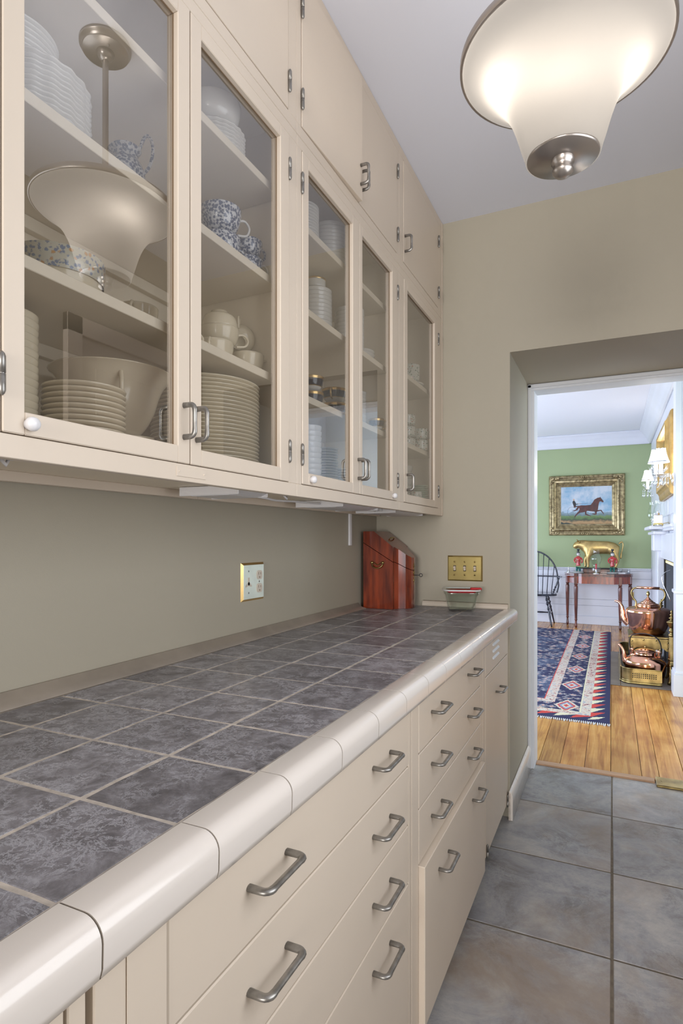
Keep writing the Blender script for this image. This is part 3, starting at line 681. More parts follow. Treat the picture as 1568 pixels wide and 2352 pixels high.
sp_ = [(0.197,2.204),(0.198,2.198),(0.192,2.192),(0.178,2.183),(0.158,2.170),(0.138,2.152),(0.120,2.130),(0.104,2.102),(0.092,2.070),(0.082,2.036),(0.0745,2.012),(0.0715,2.000)]
# smoothed profile
def smooth_prof(p, n=4):
    out=[]
    for i in range(len(p)-1):
        p0,p1,p2,p3=[Vector(q) for q in (p[max(i-1,0)],p[i],p[i+1],p[min(i+2,len(p)-1)])]
        for k in range(n):
            t=k/n; q=0.5*((2*p1)+(p2-p0)*t+(2*p0-5*p1+4*p2-p3)*t*t+(3*p1-p0-3*p2+p3)*t**3); out.append(tuple(q))
    out.append(p[-1]); return out
MB().lathe(smooth_prof(sp_), 72).obj('glass_shade', M['opal'], lamp)
MB().lathe([(0.1985,2.197),(0.2025,2.197),(0.2035,2.199),(0.2035,2.212),(0.202,2.214),(0.1985,2.214)],72,closed=True).obj('rim_band', M['nickel'], lamp)
cp = MB().lathe([(0,2.003),(0.069,2.003),(0.0695,2.000),(0.067,1.997),(0,1.995)],48).obj('bottom_cap', M['nickel'], lamp)
MB().lathe([(0.022,1.9965),(0.022,1.988),(0.019,1.986),(0.0185,1.977),(0.0205,1.974),(0.020,1.970),(0.014,1.963),(0.006,1.960),(0,1.9595)],28).obj('finial', M['nickel'], cp)
for k in range(2):
    a = R(18+180*k)
    MB().ball((0.052*math.cos(a),0.052*math.sin(a),2.165),0.018,16,(1,1,1)).obj('bulb', glow('lit_bulb_%d'%k,(0.8,0.8,0.8,1),2.0,ecol=(1,.93,.82,1)), lamp)
    o = point('pendant_bulb_light', (LX+0.086*math.cos(a),LY+0.086*math.sin(a),2.180), 1.5, (1.0,0.95,0.88), 0.02)
point('pendant_core_light', (LX,LY-0.045,2.115), 0.35, (1.0,0.95,0.88), 0.02)

# ================================================================ CHINA
def plate_mesh(r, h=0.018, th=0.0035, flut=0, mat='china', n=44, foot=0.55, name='plate'):
    p = [(0,0.004),(r*foot-.004,0.004),(r*foot-.002,0),(r*foot,0),(r*foot+.002,0.004),(r*0.78,h*0.55),(r*0.985,h-th),(r,h-th*.4),(r*0.99,h),(r*0.8,h*0.55+th),(r*foot,0.004+th),(0,0.004+th)]
    rf = (lambda a,t: 1+0.018*math.cos(flut*a)) if flut else None
    return MB().lathe(p, n if not flut else 96, rfun=rf).mesh(name, M[mat])
ORD = ['first','second','third','fourth','fifth','sixth','seventh','eighth','ninth','tenth','eleventh','twelfth','thirteenth','fourteenth','fifteenth','sixteenth','seventeenth','eighteenth','nineteenth','twentieth','twenty-first','twenty-second','twenty-third','twenty-fourth']
def stack(name, label, cat, group, me, X, Y, Z, n, pitch, jit=0.0006, top=None, parts=None):
    L = []
    for k in range(n):
        o = link(name, me, None, (X+random.uniform(-jit,jit), Y+random.uniform(-jit,jit), Z+k*pitch), (0,0,0.0))
        q = n-1-k
        lab = (top or label+', topmost') if q == 0 else (label+', lowest' if k == 0 else label+', '+ORD[q]+' from the top')
        if n == 1: lab = label
        tag(o, lab, cat, group); L.append(o)
    return L
def cup_profile(r, h, kind='tea', th=0.0018):
    if kind == 'tea': o = [(0,0.003),(r*.42,0.003),(r*.44,0),(r*.50,0),(r*.50,.005),(r*.72,h*.22),(r*.90,h*.5),(r*.97,h*.78),(r,h)]
    elif kind == 'bowl': o = [(0,0.003),(r*.40,0.003),(r*.42,0),(r*.48,0),(r*.50,.005),(r*.82,h*.30),(r*.96,h*.65),(r,h)]
    elif kind == 'can': o = [(0,0.003),(r*.5,0.003),(r*.52,0),(r*.58,0),(r*.6,.004),(r*.92,h*.20),(r*.97,h*.5),(r,h)]
    else: o = [(0,0.003),(r*.38,0.003),(r*.40,0),(r*.44,0),(r*.45,.006),(r*.62,h*.35),(r*.72,h*.65),(r*.86,h*.88),(r,h)]
    q = smooth_prof(o[4:],3)
    return o[:4]+q, [(r-th*.4,h+.0008)]+[(max(x-th,0),z+ (th if z<h*.3 else 0)) for x,z in q[::-1]]+[(0,.006)]
def handle_tube(mb, r, z0, z1, out, th=.0028, ang=0, flat=1.0):
    pts = [(r-.002,0,z1),(r+out*.55,0,z1+.004),(r+out*.95,0,z1-(z1-z0)*.15),(r+out,0,(z0+z1)/2),(r+out*.7,0,z0+(z1-z0)*.12),(r-.003,0,z0)]
    mb.tube([tuple(p) for p in cable(pts,'')], th, 8, flat, up=(0,1,0), M=Matrix.Rotation(ang,4,'Z')); return mb
def cup(name, label, X, Y, Z, r, h, body, ang=0, kind='tea', rim=None, band=None, handles=1, flip=False, tilt=0, hmat=None, group=None, cat='cup', hz=None, out=None):
    t = thing(name, label, cat, (X,Y,Z+(h if flip else 0)), (PI if flip else 0, R(tilt), R(ang)), group)
    o, i = cup_profile(r, h, kind)
    MB().lathe(o+i, 40).obj('bowl', M[body], t)
    if rim: MB().lathe([(r-.003,h-.0002),(r-.002,h+.0012),(r+.0004,h+.0010),(r+.0006,h-.005),(r+.0002,h-.0052)],40).obj('gilt_rim', M[rim], t)
    if band:
        def rad(z):
            for (a,za),(b,zb) in zip(o[3:-1],o[4:]):
                if za <= z <= zb and zb > za: return a+(b-a)*(z-za)/(zb-za)
            return r
        bz = [h*(.38+.05*k) for k in range(10)]
        MB().lathe([(rad(z)+.0006,z) for z in bz],40).obj('navy_band', M[band], t)
        MB().lathe([(rad(z)+.001,z) for z in (h*.35,h*.39)],40).lathe([(rad(z)+.001,z) for z in (h*.83,h*.9,h*.97)],40).obj('gilt_band', M['gilt'], t)
    hz = hz or (h*.25, h*.82)
    for k in range(handles):
        mb = MB(); handle_tube(mb, r*.93, hz[0], hz[1], out or r*.55, .0030, PI*k, 1.0)
        mb.obj('handle', M[hmat or body], t)
    return t
S0, SA, SB, SC = 1.3735, 2.095, 1.868, 1.632
PL = plate_mesh(0.128, 0.017, n=56); 
# --- cabinet 1, bottom shelf
stack('dinner_plate', 'cream dinner plate in tall stack behind second glass door', 'plate', 'tall stack of dinner plates', PL, 0.158, 1.112, S0, 24, 0.0088)
bowl_me = MB().lathe(cup_profile(0.052,0.028,'bowl')[0]+cup_profile(0.052,0.028,'bowl')[1],40).mesh('bowl', M['china'])
stack('soup_bowl', 'small cream bowl stacked at left edge of first glass door', 'bowl', 'cream bowls at the left edge', bowl_me, 0.155, 0.605, S0, 17, 0.0118)
pm = plate_mesh(0.068, 0.013); stack('side_plate', 'cream side plate stacked before the big flared bowl', 'plate', 'cream side plates before the flared bowl', pm, 0.213, 0.714, S0, 12, 0.0092)
pm = plate_mesh(0.036, 0.009); stack('saucer', 'tiny cream saucer in short stack right of side plates', 'saucer', 'tiny cream saucers', pm, 0.215, 0.828, S0, 7, 0.0065)
fl = [(0,.004),(.045,.004),(.046,0),(.052,0),(.053,.012),(.066,.030),(.080,.058),(.088,.085),(.096,.105),(.108,.122),(.118,.130)]
fo = smooth_prof(fl[4:],4)
bb = thing('footed_bowl', 'large cream flared bowl with loop handle standing on the plates in the first cabinet', 'bowl', (0.134,0.850,S0+0.054), (0,0,R(-35)))
MB().lathe(fl[:4]+fo+[(.1165,.1315)]+[(x-.0035,z+(.003 if z<.04 else .0)) for x,z in fo[::-1]]+[(0,.012)],56).obj('bowl', M['china'], bb)
m_ = MB(); handle_tube(m_, .078, .035, .112, .030, .0042); m_.obj('handle', M['china'], bb)
stack('rim_plate', 'cream plate hidden beneath the large flared bowl', 'plate', 'plates under the flared bowl', plate_mesh(0.062,0.012), 0.134, 0.850, S0, 5, 0.0095)
# --- cabinet 1, shelf C
cup('bouillon_cup', 'cream two-handled cup on a saucer behind the first glass door', 0.185, 0.868, SC+.012, 0.038, 0.045, 'china', ang=-60, kind='bowl', handles=2)
tag(link('saucer', plate_mesh(0.046,0.010), None, (0.185,0.868,SC)), 'cream saucer under the two-handled cup in the first cabinet', 'saucer')
cup('bouillon_cup', 'cream cup half hidden by the stile between the first two glass doors', 0.18, 0.985, SC+.011, 0.037, 0.042, 'china', ang=-140, kind='bowl', handles=2)
tag(link('saucer', plate_mesh(0.045,0.010), None, (0.18,0.985,SC)), 'cream saucer under the half-hidden cup behind the door stile', 'saucer')
tu = thing('serving_bowl', 'wide serving bowl with blue and ochre patterned border in the first cabinet', 'bowl', (0.150,0.715,SC))
o_, i_ = cup_profile(0.074, 0.090, 'bowl'); MB().lathe(o_+i_,48).obj('bowl', M['china'], tu)
MB().lathe([(0.0728,.052),(0.0742,.064),(0.0750,.078),(0.0757,.091)],48).obj('patterned_border', M['blueborder'], tu)
for k in range(3):
    c_ = cup('patterned_cup', ['blue and orange bordered cup, lowest of the three at the left edge','blue and orange bordered cup, middle of the three at the left edge','blue and orange bordered cup, topmost of the three at the left edge'][k], 0.222, 0.540, SC+0.001+0.048*k, 0.037, 0.050, 'chinaw', ang=-70+40*k, kind='tea', group='patterned cups stacked at the left edge')
    MB().lathe([(0.0358,.031),(0.0368,.038),(0.0376,.048)],40).obj('patterned_border', M['blueborder'], c_)
# --- cabinet 1, shelf B
sc_big = plate_mesh(0.092, 0.022, flut=20, mat='chinaw')
stack('scalloped_plate', 'white scalloped plate in big stack high in first cabinet', 'plate', 'big stack of scalloped plates', sc_big, 0.145, 0.665, SB, 14, 0.0085)
stack('salad_plate', 'smaller white plate piled upon the big scalloped stack', 'plate', 'small plates on the scalloped stack', plate_mesh(0.068,0.014,mat='chinaw'), 0.145, 0.630, SB+14*0.0085+.008, 6, 0.0088)
sc_s = plate_mesh(0.056, 0.014, flut=18, mat='chinaw')
stack('scalloped_saucer', 'white scalloped saucer in pile under the blue pitcher', 'saucer', 'scalloped saucers under the pitcher', sc_s, 0.175, 0.862, SB, 6, 0.0068)
pt = thing('pitcher', 'blue and white transfer-printed pitcher with tall loop handle in the first cabinet', 'pitcher', (0.170,0.850,SB+.0475), (0,0,R(20)))
pp = [(0,.003),(.018,.003),(.019,0),(.022,0),(.024,.006),(.033,.022),(.036,.038),(.030,.055),(.023,.066),(.024,.076),(.029,.084)]
q_ = smooth_prof(pp[4:],3)
def spout(a, t): return 1+0.28*max(0,math.cos(a-PI))**6*max(0,1-abs(t-0.5)*4)
MB().lathe(pp[:4]+q_+[(.0275,.0845)]+[(x-.002,z) for x,z in q_[::-1]]+[(0,.008)],44,rfun=spout).obj('body', M['bluewhite'], pt)
MB().tube(cable([(.026,0,.080),(.040,0,.108),(.052,0,.098),(.054,0,.070),(.046,0,.045),(.030,0,.030)],''),.0032,8,up=(0,1,0)).obj('handle', M['bluewhite'], pt)
cup('teacup', 'blue and white cup on the upper shelf beside the first door stile', 0.175, 0.995, SB, 0.035, 0.048, 'bluewhite', ang=60)
# --- door 2 shelf A
stack('scalloped_plate', 'white scalloped plate under shallow bowl on highest shelf', 'plate', 'scalloped plates on the highest shelf', plate_mesh(0.070,0.016,flut=22,mat='chinaw'), 0.205, 1.085, SA, 7, 0.0085)
wb_ = cup_profile(0.062,0.060,'bowl'); tag(MB().lathe(wb_[0]+wb_[1],48).obj('shallow_bowl', M['chinaw'], None, (0.212,1.072,SA+.066)), 'shallow white bowl standing on scalloped plates on the highest shelf', 'bowl')
# --- door 2 shelf B blue cups
cup('teacup', 'blue transfer teacup, lower of the left pair behind the second glass door', 0.212, 1.098, SB, 0.046, 0.062, 'bluewhite', ang=70, group='blue transfer teacups')
cup('teacup', 'blue transfer teacup, upper of the left pair behind the second glass door', 0.214, 1.096, SB+.066, 0.048, 0.060, 'bluewhite', ang=58, hmat='chinaw', group='blue transfer teacups')
cup('teacup', 'blue transfer teacup, lower of the right pair behind the second glass door', 0.230, 1.186, SB, 0.034, 0.046, 'bluewhite', ang=55, hmat='chinaw', group='blue transfer teacups')
cup('teacup', 'blue transfer teacup, upper of the right pair behind the second glass door', 0.230, 1.186, SB+.050, 0.034, 0.040, 'bluewhite', ang=70, group='blue transfer teacups')
# --- door 2 shelf C cream cups
cup('cream_cup', 'cream two-handled cup lying lowest at the left behind the second glass door', 0.205, 1.083, SC, 0.045, 0.050, 'china', ang=-62, kind='bowl', handles=2)
cup('cream_cup', 'cream two-handled cup in the middle of the left group behind the second glass door', 0.200, 1.110, SC+.045, 0.046, 0.046, 'china', ang=50, kind='bowl', handles=2)
cup('cream_cup', 'cream cup turned upside down on top of the left group behind the second glass door', 0.200, 1.110, SC+.093, 0.043, 0.040, 'china', ang=40, kind='bowl', handles=0, flip=True)
cup('cream_cup', 'cream cup with pointed loop handle, lower right behind the second glass door', 0.224, 1.190, SC, 0.041, 0.050, 'china', ang=58, kind='bowl')
cup('cream_cup', 'cream cup tipped on its side atop another behind the second glass door', 0.205, 1.180, SC+.083, 0.038, 0.040, 'china', ang=-60, kind='bowl', tilt=-62)
# --- cabinet 2
s2A, s2B, s2C = 2.082, 1.858, 1.620
stack('side_plate', 'small white plate high left behind the third glass door', 'plate', 'white plates at left of the middle cabinet top shelf', plate_mesh(0.052,0.011,mat='chinaw'), 0.220, 1.470, s2A, 12, 0.0088)
bw = cup_profile(0.059,0.026,'bowl'); bwm = MB().lathe(bw[0]+bw[1],44).mesh('bowl', M['chinaw'])
stack('cereal_bowl', 'shallow white bowl high up behind the third glass door', 'bowl', 'shallow bowls on the middle cabinet top shelf', bwm, 0.225, 1.648, s2A, 10, 0.0118)
bc = cup_profile(0.050,0.024,'bowl'); bcm = MB().lathe(bc[0]+bc[1],40).mesh('bowl', M['chinaw'])
stack('cereal_bowl', 'small white bowl piled under the gold-rimmed cup', 'bowl', 'small bowls under the gold-rimmed cup', bcm, 0.195, 1.612, s2B, 11, 0.0125)
cup('teacup', 'white cup with broad gold rim topping the bowl pile behind the third glass door', 0.195, 1.606, s2B+11*.0125+.013, 0.033, 0.034, 'chinaw', kind='can', rim='gilt', handles=0)
bcs = MB().lathe(cup_profile(0.044,0.024,'bowl')[0]+cup_profile(0.044,0.024,'bowl')[1],40).mesh('bowl', M['chinaw'])
bd = cup_profile(0.052,0.030,'bowl'); bdm = MB().lathe(bd[0]+bd[1],40).mesh('bowl', M['chinaw'])
stack('cereal_bowl', 'white bowl piled between third and fourth glass doors', 'bowl', 'bowls between the third and fourth doors', bdm, 0.215, 1.820, s2B, 11, 0.0130)
pf = plate_mesh(0.056,0.040,mat='chinaw'); stack('oval_dish', 'large white shallow dish at the back behind the fourth glass door', 'dish', None, pf, 0.205, 1.934, s2B, 2, 0.012, top='upper white shallow dish at the back behind the fourth glass door')
cup('gilded_cup', 'navy and gold cup, lower of the left pair behind the third glass door', 0.222, 1.530, s2C, 0.036, 0.046, 'chinaw', kind='tea', rim='gilt', band='navy', handles=1, ang=150, hmat='gilt', group='navy and gold cups')
cup('gilded_cup', 'navy and gold cup, upper of the left pair behind the third glass door', 0.222, 1.528, s2C+.047, 0.037, 0.046, 'chinaw', kind='tea', rim='gilt', band='navy', handles=1, ang=170, hmat='gilt', group='navy and gold cups')
cup('gilded_cup', 'navy and gold cup, lower of the right pair behind the third glass door', 0.222, 1.688, s2C, 0.040, 0.046, 'chinaw', kind='tea', rim='gilt', band='navy', handles=0, hmat='gilt', group='navy and gold cups')
cup('gilded_cup', 'navy and gold cup with upright gold handle, upper right behind third glass door', 0.222, 1.686, s2C+.047, 0.040, 0.046, 'chinaw', kind='tea', rim='gilt', band='navy', handles=1, ang=-75, hmat='gilt', group='navy and gold cups', out=.024)
cup('gilded_cup', 'single navy and gold cup alone behind the fourth glass door', 0.262, 1.955, s2C, 0.028, 0.044, 'chinaw', kind='tea', rim='gilt', band='navy', handles=1, ang=30, hmat='gilt', group='navy and gold cups')
stack('cereal_bowl', 'white bowl piled beside the lone navy cup', 'bowl', 'bowls beside the lone navy cup', bcs, 0.205, 1.885, s2C, 10, 0.0118)
stack('soup_bowl', 'deep white bowl piled low behind the third glass door', 'bowl', 'deep bowls at bottom of the middle cabinet', MB().lathe(cup_profile(0.042,0.032,'bowl')[0]+cup_profile(0.042,0.032,'bowl')[1],40).mesh('bowl', M['chinaw']), 0.200, 1.548, S0, 11, 0.0165)
stack('side_plate', 'white plate piled beside the deep white bowls', 'plate', 'plates beside the deep bowls', plate_mesh(0.045,0.010,mat='chinaw'), 0.185, 1.690, S0, 17, 0.0088)
stack('side_plate', 'white plate in rear pile near middle cabinet handles', 'plate', 'rear plates near the handles', plate_mesh(0.052,0.010,mat='chinaw'), 0.195, 1.840, S0, 11, 0.0088)
# --- cabinet 3
cup('floral_cup', 'flower-patterned cup on the upper shelf of the narrow cabinet', 0.235, 2.430, 1.898+.012, 0.042, 0.080, 'floral', kind='can', ang=-100)
tag(link('saucer', plate_mesh(0.066,0.014,mat='chinaw'), None, (0.225,2.440,1.898)), 'white saucer under the flower-patterned cup on the upper shelf', 'saucer')
for k,(x,y,z,a,lab) in enumerate(((.220,2.435,0,120,'flower-patterned cup, bottom left of the group in the narrow cabinet'),(.220,2.435,.052,200,'flower-patterned cup, middle of the left column in the narrow cabinet'),(.220,2.435,.104,160,'flower-patterned cup, topmost of the left column in the narrow cabinet'),(.258,2.510,0,90,'flower-patterned cup, bottom right of the group in the narrow cabinet'),(.258,2.510,.052,45,'flower-patterned cup with raised loop handle, right of the group in the narrow cabinet'))):
    cup('floral_cup', lab, x, y, 1.620+z, 0.035, 0.050, 'floral', kind='can', ang=a, group='flower-patterned cups')
wbm = MB().lathe(cup_profile(0.050,0.040,'bowl')[0]+cup_profile(0.050,0.040,'bowl')[1],40).mesh('bowl', M['chinaw'])
stack('mixing_bowl', 'white bowl nested low in the narrow cabinet', 'bowl', 'white nested bowls in the narrow cabinet', wbm, 0.170, 2.500, S0+.055, 4, 0.030)
M['greenrim'] = pmat('green_rim_china', (0.30,0.44,0.32,1), 0.2, coat=0.4)
stack('green_rim_plate', 'pale green plate piled low in the narrow cabinet', 'plate', 'green-rimmed plates', plate_mesh(0.036,0.009,mat='greenrim'), 0.258, 2.500, S0, 11, 0.0085)
stack('stand_plate', 'plain white plate under nested bowls in narrow cabinet', 'plate', 'plates under the nested bowls', plate_mesh(0.048,0.012,mat='chinaw'), 0.170, 2.500, S0, 5, 0.010)
cup('floral_cup', 'little flower-patterned cup beside the green-rimmed plates', 0.262, 2.425, S0, 0.026, 0.060, 'floral', kind='can', ang=200)

# ================================================================ OBJECTS ON COUNTER AND WALLS
kb = thing('knife_box', 'mahogany slope-lidded knife box with brass handles in the counter corner', 'box', (0.162,2.405,0.9158), (0,0,R(0)))
ex_ = Vector((-0.142,0.0)); ey_ = Vector((0.0,0.200))     # side direction, front direction
def kbp(u,v,z): p = ex_*u+ey_*v; return (p.x,p.y,z)
fc = [(0,0),(0,.08),(-.05,.16),(-.085,.3),(-.085,.7),(-.05,.84),(0,.92),(0,1)]   # serpentine front outline (bulge, along)
fc = [(0,0),(0,.07),(-.10,.16),(-.30,.24),(-.43,.36),(-.46,.5),(-.43,.64),(-.30,.76),(-.10,.84),(0,.93),(0,1)]
def kprism(zlo0, zlo1, zhi0, zhi1, name, mat):   # z at front (u=0) and back (u=1)
    outl = [(u,v) for u,v in fc]+[(1,1),(1,0)]
    n = len(outl); zl = lambda u: zlo0+(zlo1-zlo0)*u; zh = lambda u: zhi0+(zhi1-zhi0)*min(u/0.64,1)
    outl = [(u,v) for u,v in fc]+[(.64,1),(1,1),(1,0),(.64,0)]; n = len(outl)
    v = [kbp(u,vv,zl(u)) for u,vv in outl]+[kbp(u,vv,zh(u)) for u,vv in outl]
    f = [(i,i+n,(i+1)%n+n,(i+1)%n) for i in range(n)]+[tuple(range(n))]
    q = len(fc); tp_ = [n+i for i in range(q)]+[n+q,n+q+3]; f += [tuple(tp_[::-1]), (n+q+3,n+q+2,n+q+1,n+q)]
    return MB().add(v, f).obj(name, M[mat], kb)
def kbody():
    n=len(fc)+4; outl = [(u,v) for u,v in fc]+[(.64,1),(1,1),(1,0),(.64,0)]
    zh = lambda u: 0.208+0.086*u
    v = [kbp(u,vv,0) for u,vv in outl]+[kbp(u,vv,zh(u)) for u,vv in outl]
    f = [(i,i+n,(i+1)%n+n,(i+1)%n) for i in range(n)]+[tuple(range(n)),tuple(range(n,2*n))[::-1]]
    return MB().add(v, f).obj('body', M['mahog2'], kb)
kbody()
lidp = kprism(0.211, 0.297, 0.277, 0.347, 'lid', 'mahog2')
def ring(cx, pts, th, name, mat, par): return MB().tube(cable(pts,''), th, 8).obj(name, M[mat], par)
hm = MB(); sd = Vector((ex_.x,ex_.y,0)).normalized(); nrm = Vector((sd.y,-sd.x,0));
if nrm.y > 0: nrm = -nrm
def sp3(u,z,off): p = Vector(kbp(u,0,z))+nrm*off; return tuple(p)
hm.tube(cable([sp3(.33,.205,.004),sp3(.36,.190,.010),sp3(.5,.182,.012),sp3(.66,.190,.010),sp3(.69,.205,.004)],''),.0032,8)
hm.obj('side_handle', M['brass_old'], kb)
bp_ = MB()
for u in (.33,.69): bp_.ball(sp3(u,.206,.004),.0075,12)
bp_.tube(cable([sp3(.33,.208,.002),sp3(.42,.204,.002),sp3(.51,.196,.002),sp3(.60,.204,.002),sp3(.69,.208,.002)],''),.007,8,flat=.3)
bp_.obj('handle_plate', M['brass_old'], kb)
fn = -Vector((ex_.x,ex_.y,0)).normalized()
def fp3(v,z,off): p = Vector(kbp(-.46,v,z))+fn*off; return tuple(p)
es = MB()
for z,r_ in ((.145,.007),(.158,.010),(.172,.012),(.186,.013),(.200,.012),(.214,.010),(.226,.006)): es.ball(fp3(.5,z,.0008),r_,10,(1,1,1))
es2 = MB()
for z,r_ in ((.110,.006),(.125,.011),(.142,.008),(.160,.013),(.178,.008),(.192,.011),(.206,.005)):
    p0 = Vector(fp3(.5,z,0)); Mx = Matrix.Translation(p0) @ Matrix.Rotation(math.atan2(fn.y,fn.x),4,'Z') @ Matrix.Diagonal((.2,1,1,1)); es2.ball((0,0,0),r_*.8,12,M=Mx)
es2.obj('escutcheon', M['brass_old'], kb)
ky = MB().tube([fp3(.5,.148,0),fp3(.5,.149,.026)],.0016,8)
c0 = Vector(fp3(.5,.149,.032)); ky.tube([tuple(c0+Vector((fn.x*.007*math.cos(a*.5236),fn.y*.007*math.cos(a*.5236),.007*math.sin(a*.5236)))) for a in range(13)],.0016,8,cap=False)
ky.obj('key', M['iron'], kb)
tpz = lambda u: 0.277+0.070*u/0.64
MB().tube(cable([kbp(.30,.36,tpz(.30)+.002),kbp(.27,.42,tpz(.28)+.010),kbp(.27,.58,tpz(.28)+.010),kbp(.30,.64,tpz(.30)+.002)],''),.003,8).obj('lid_handle', M['brass_old'], kb)

# glass food container with red-rimmed lid
gc = thing('food_container', 'square glass food container with translucent red-tabbed lid on the counter', 'container', (0.440,2.512,0.9155), (0,0,R(18)))
def sq(a, n=5.0): return (abs(math.cos(a))**n+abs(math.sin(a))**n)**(-1/n)
go = [(0,0),(.050,0),(.055,.003),(.062,.030),(.070,.068),(.071,.072),(.075,.073),(.076,.078),(.076,.086)]
gi = [(.072,.086),(.0715,.076),(.066,.066),(.058,.030),(.050,.009),(0,.008)]
MB().lathe(go+gi, 64, rfun=lambda a,t: sq(a)).obj('glass_dish', M['clear'], gc)
ld = MB().lathe([(0,.083),(.060,.083),(.064,.090),(.077,.091),(.080,.089),(.080,.094),(.077,.0965),(.062,.0955),(.058,.087),(0,.087)],64,rfun=lambda a,t: sq(a)).obj('lid', M['clear'], gc)
MB().lathe([(0,.080),(.060,.080),(.0635,.0875),(.0635,.0885),(.058,.0835),(0,.0835)],64,rfun=lambda a,t: sq(a)).obj('red_lid_well', M['red'], gc)
MB().box((.040,-.018,.089),(.088,.018,.0995),.003).obj('tab', M['red'], gc)
MB().lathe([(.0795,.0890),(.0808,.0895),(.0808,.0935),(.0795,.0942)],64,rfun=lambda a,t: sq(a)).obj('lid_edge', M['plastic'], gc)

def bevplate(w, h, t, b, mat):   # bevelled wall plate in local Y(width) Z(height), facing +X
    v = [(0,-w/2,-h/2),(0,w/2,-h/2),(0,w/2,h/2),(0,-w/2,h/2),(t,-w/2+b,-h/2+b),(t,w/2-b,-h/2+b),(t,w/2-b,h/2-b),(t,-w/2+b,h/2-b)]
    return MB().add(v, [(4,5,6,7),(0,1,5,4),(1,2,6,5),(2,3,7,6),(3,0,4,7),(0,3,2,1)])
# triple switch plate on the far wall
sw = thing('switch_plate', 'polished brass triple light-switch plate on the wall above the glass container', 'light switch', (0.433,FW,1.094), (0,0,R(-90)))
bevplate(0.160,0.116,0.006,0.006,'brass').obj('plate', M['brass'], sw)
for k,yy in enumerate((-.046,0,.046)):
    MB().box((.0058,yy-.006,-.013),(.0068,yy+.006,.013),.0004).obj('switch_slot', M['dark'], sw)
    MB().box((.006,yy-.0048,-.010),(.0105,yy+.0048,.010),.002).box((.008,yy-.0042,.000),(.020,yy+.0042,.009),.002).obj('toggle', M['ivory'], sw)
    for zz in (.030,-.030):
        MB().lathe([(0,.0082),(.003,.0078),(.0042,.006)],12,Matrix.Translation((0,yy,zz)) @ Matrix.Rotation(R(90),4,'Y')).obj('screw', M['brass_old'], sw)
# outlet on the left wall
ou = thing('outlet_plate', 'pale two-gang outlet plate with brass edge on the wall above the counter', 'outlet', (0.0,1.543,1.093))
bevplate(0.127,0.121,0.0065,0.007,'brass').obj('bevel_edge', M['gilt'], ou)
MB().box((.0060,-.0565,-.0535),(.0072,.0565,.0535),.0005).obj('plate', M['plate_silver'], ou)
for zz in (.020,-.022):
    oc = []
    for k in range(16):
        a = 2*PI*k/16; oc.append((max(min(.0145*math.cos(a),.0142),-.0142)*1.12, max(min(.0185*math.sin(a),.0145),-.0145)))
    m_ = MB().prism([(y_,z_) for y_,z_ in oc], 0, .0018, Matrix(((0,0,1,.0072),(1,0,0,.030),(0,1,0,zz),(0,0,0,1))))
    r_ = m_.obj('receptacle', M['ivory'], ou)
    MB().box((.0088,.0225,zz+.001),(.0093,.0245,zz+.009)).box((.0088,.0345,zz+.001),(.0093,.0365,zz+.008)).box((.0088,.028,zz-.010),(.0093,.032,zz-.005)).obj('slots', M['seam'], r_)
for yy,zz in ((-.030,.034),(-.030,-.034),(.030,-.001)):
    MB().lathe([(0,.0012),(.0022,.001),(.0032,0)],12,Matrix.Translation((.0072,yy,zz)) @ Matrix.Rotation(R(90),4,'Y')).obj('screw', M['pewter'], ou)
MB().box((.0072,-.0345,-.010),(.0082,-.0255,.014)).add([(.0082,-.047,-.012),(.0082,-.03,.001),(.0082,-.03,-.011),(.0082,-.045,-.016),(.0082,-.013,-.012),(.0082,-.015,-.016)],[(0,1,2,3),(1,4,5,2)]).obj('cable_port', M['ivory'], ou)
tag(MB().box((0.001,2.28,1.20),(0.010,2.30,1.338),0.001).obj('cable_cover', M['plastic']), 'slim pale cable cover on the wall behind the knife box', 'cable cover')

# ================================================================ DINING ROOM
rug = thing('persian_rug', 'navy, cream and red Persian rug on the pine floor beyond the doorway', 'rug', (1.028,4.185,0.001))
MB().box((-2.35,0,0),(0,4.12,0.009),0.003).obj('pile', M['rug'], rug)
fr = MB()
for k in range(190):
    x = -2.345+k*0.0124; a = random.uniform(-.006,.006); L = random.uniform(.03,.045)
    fr.tube([(x,0.002,.004),(x+a*.5,-L*.5,.003),(x+a,-L,.002)],[.004,.0045,.003],5)
f_ = fr.obj('fringe', M['fringe'], rug); f_['kind'] = 'stuff'
# hearth slabs
he = thing('hearth', 'brown-grey stone hearth set flush before the fireplace', 'hearth', (0,0,0))
for x0,x1 in ((1.022,1.105),(1.108,1.535)):
    for y0,y1 in ((5.34,5.86),(5.863,6.38),(6.383,6.905)):
        MB().box((x0,y0,0.0015),(x1-.001,y1,0.006),0.0012).obj('slab', M['hearth'], he)
def rect_spline(pts): return cable(pts,'')
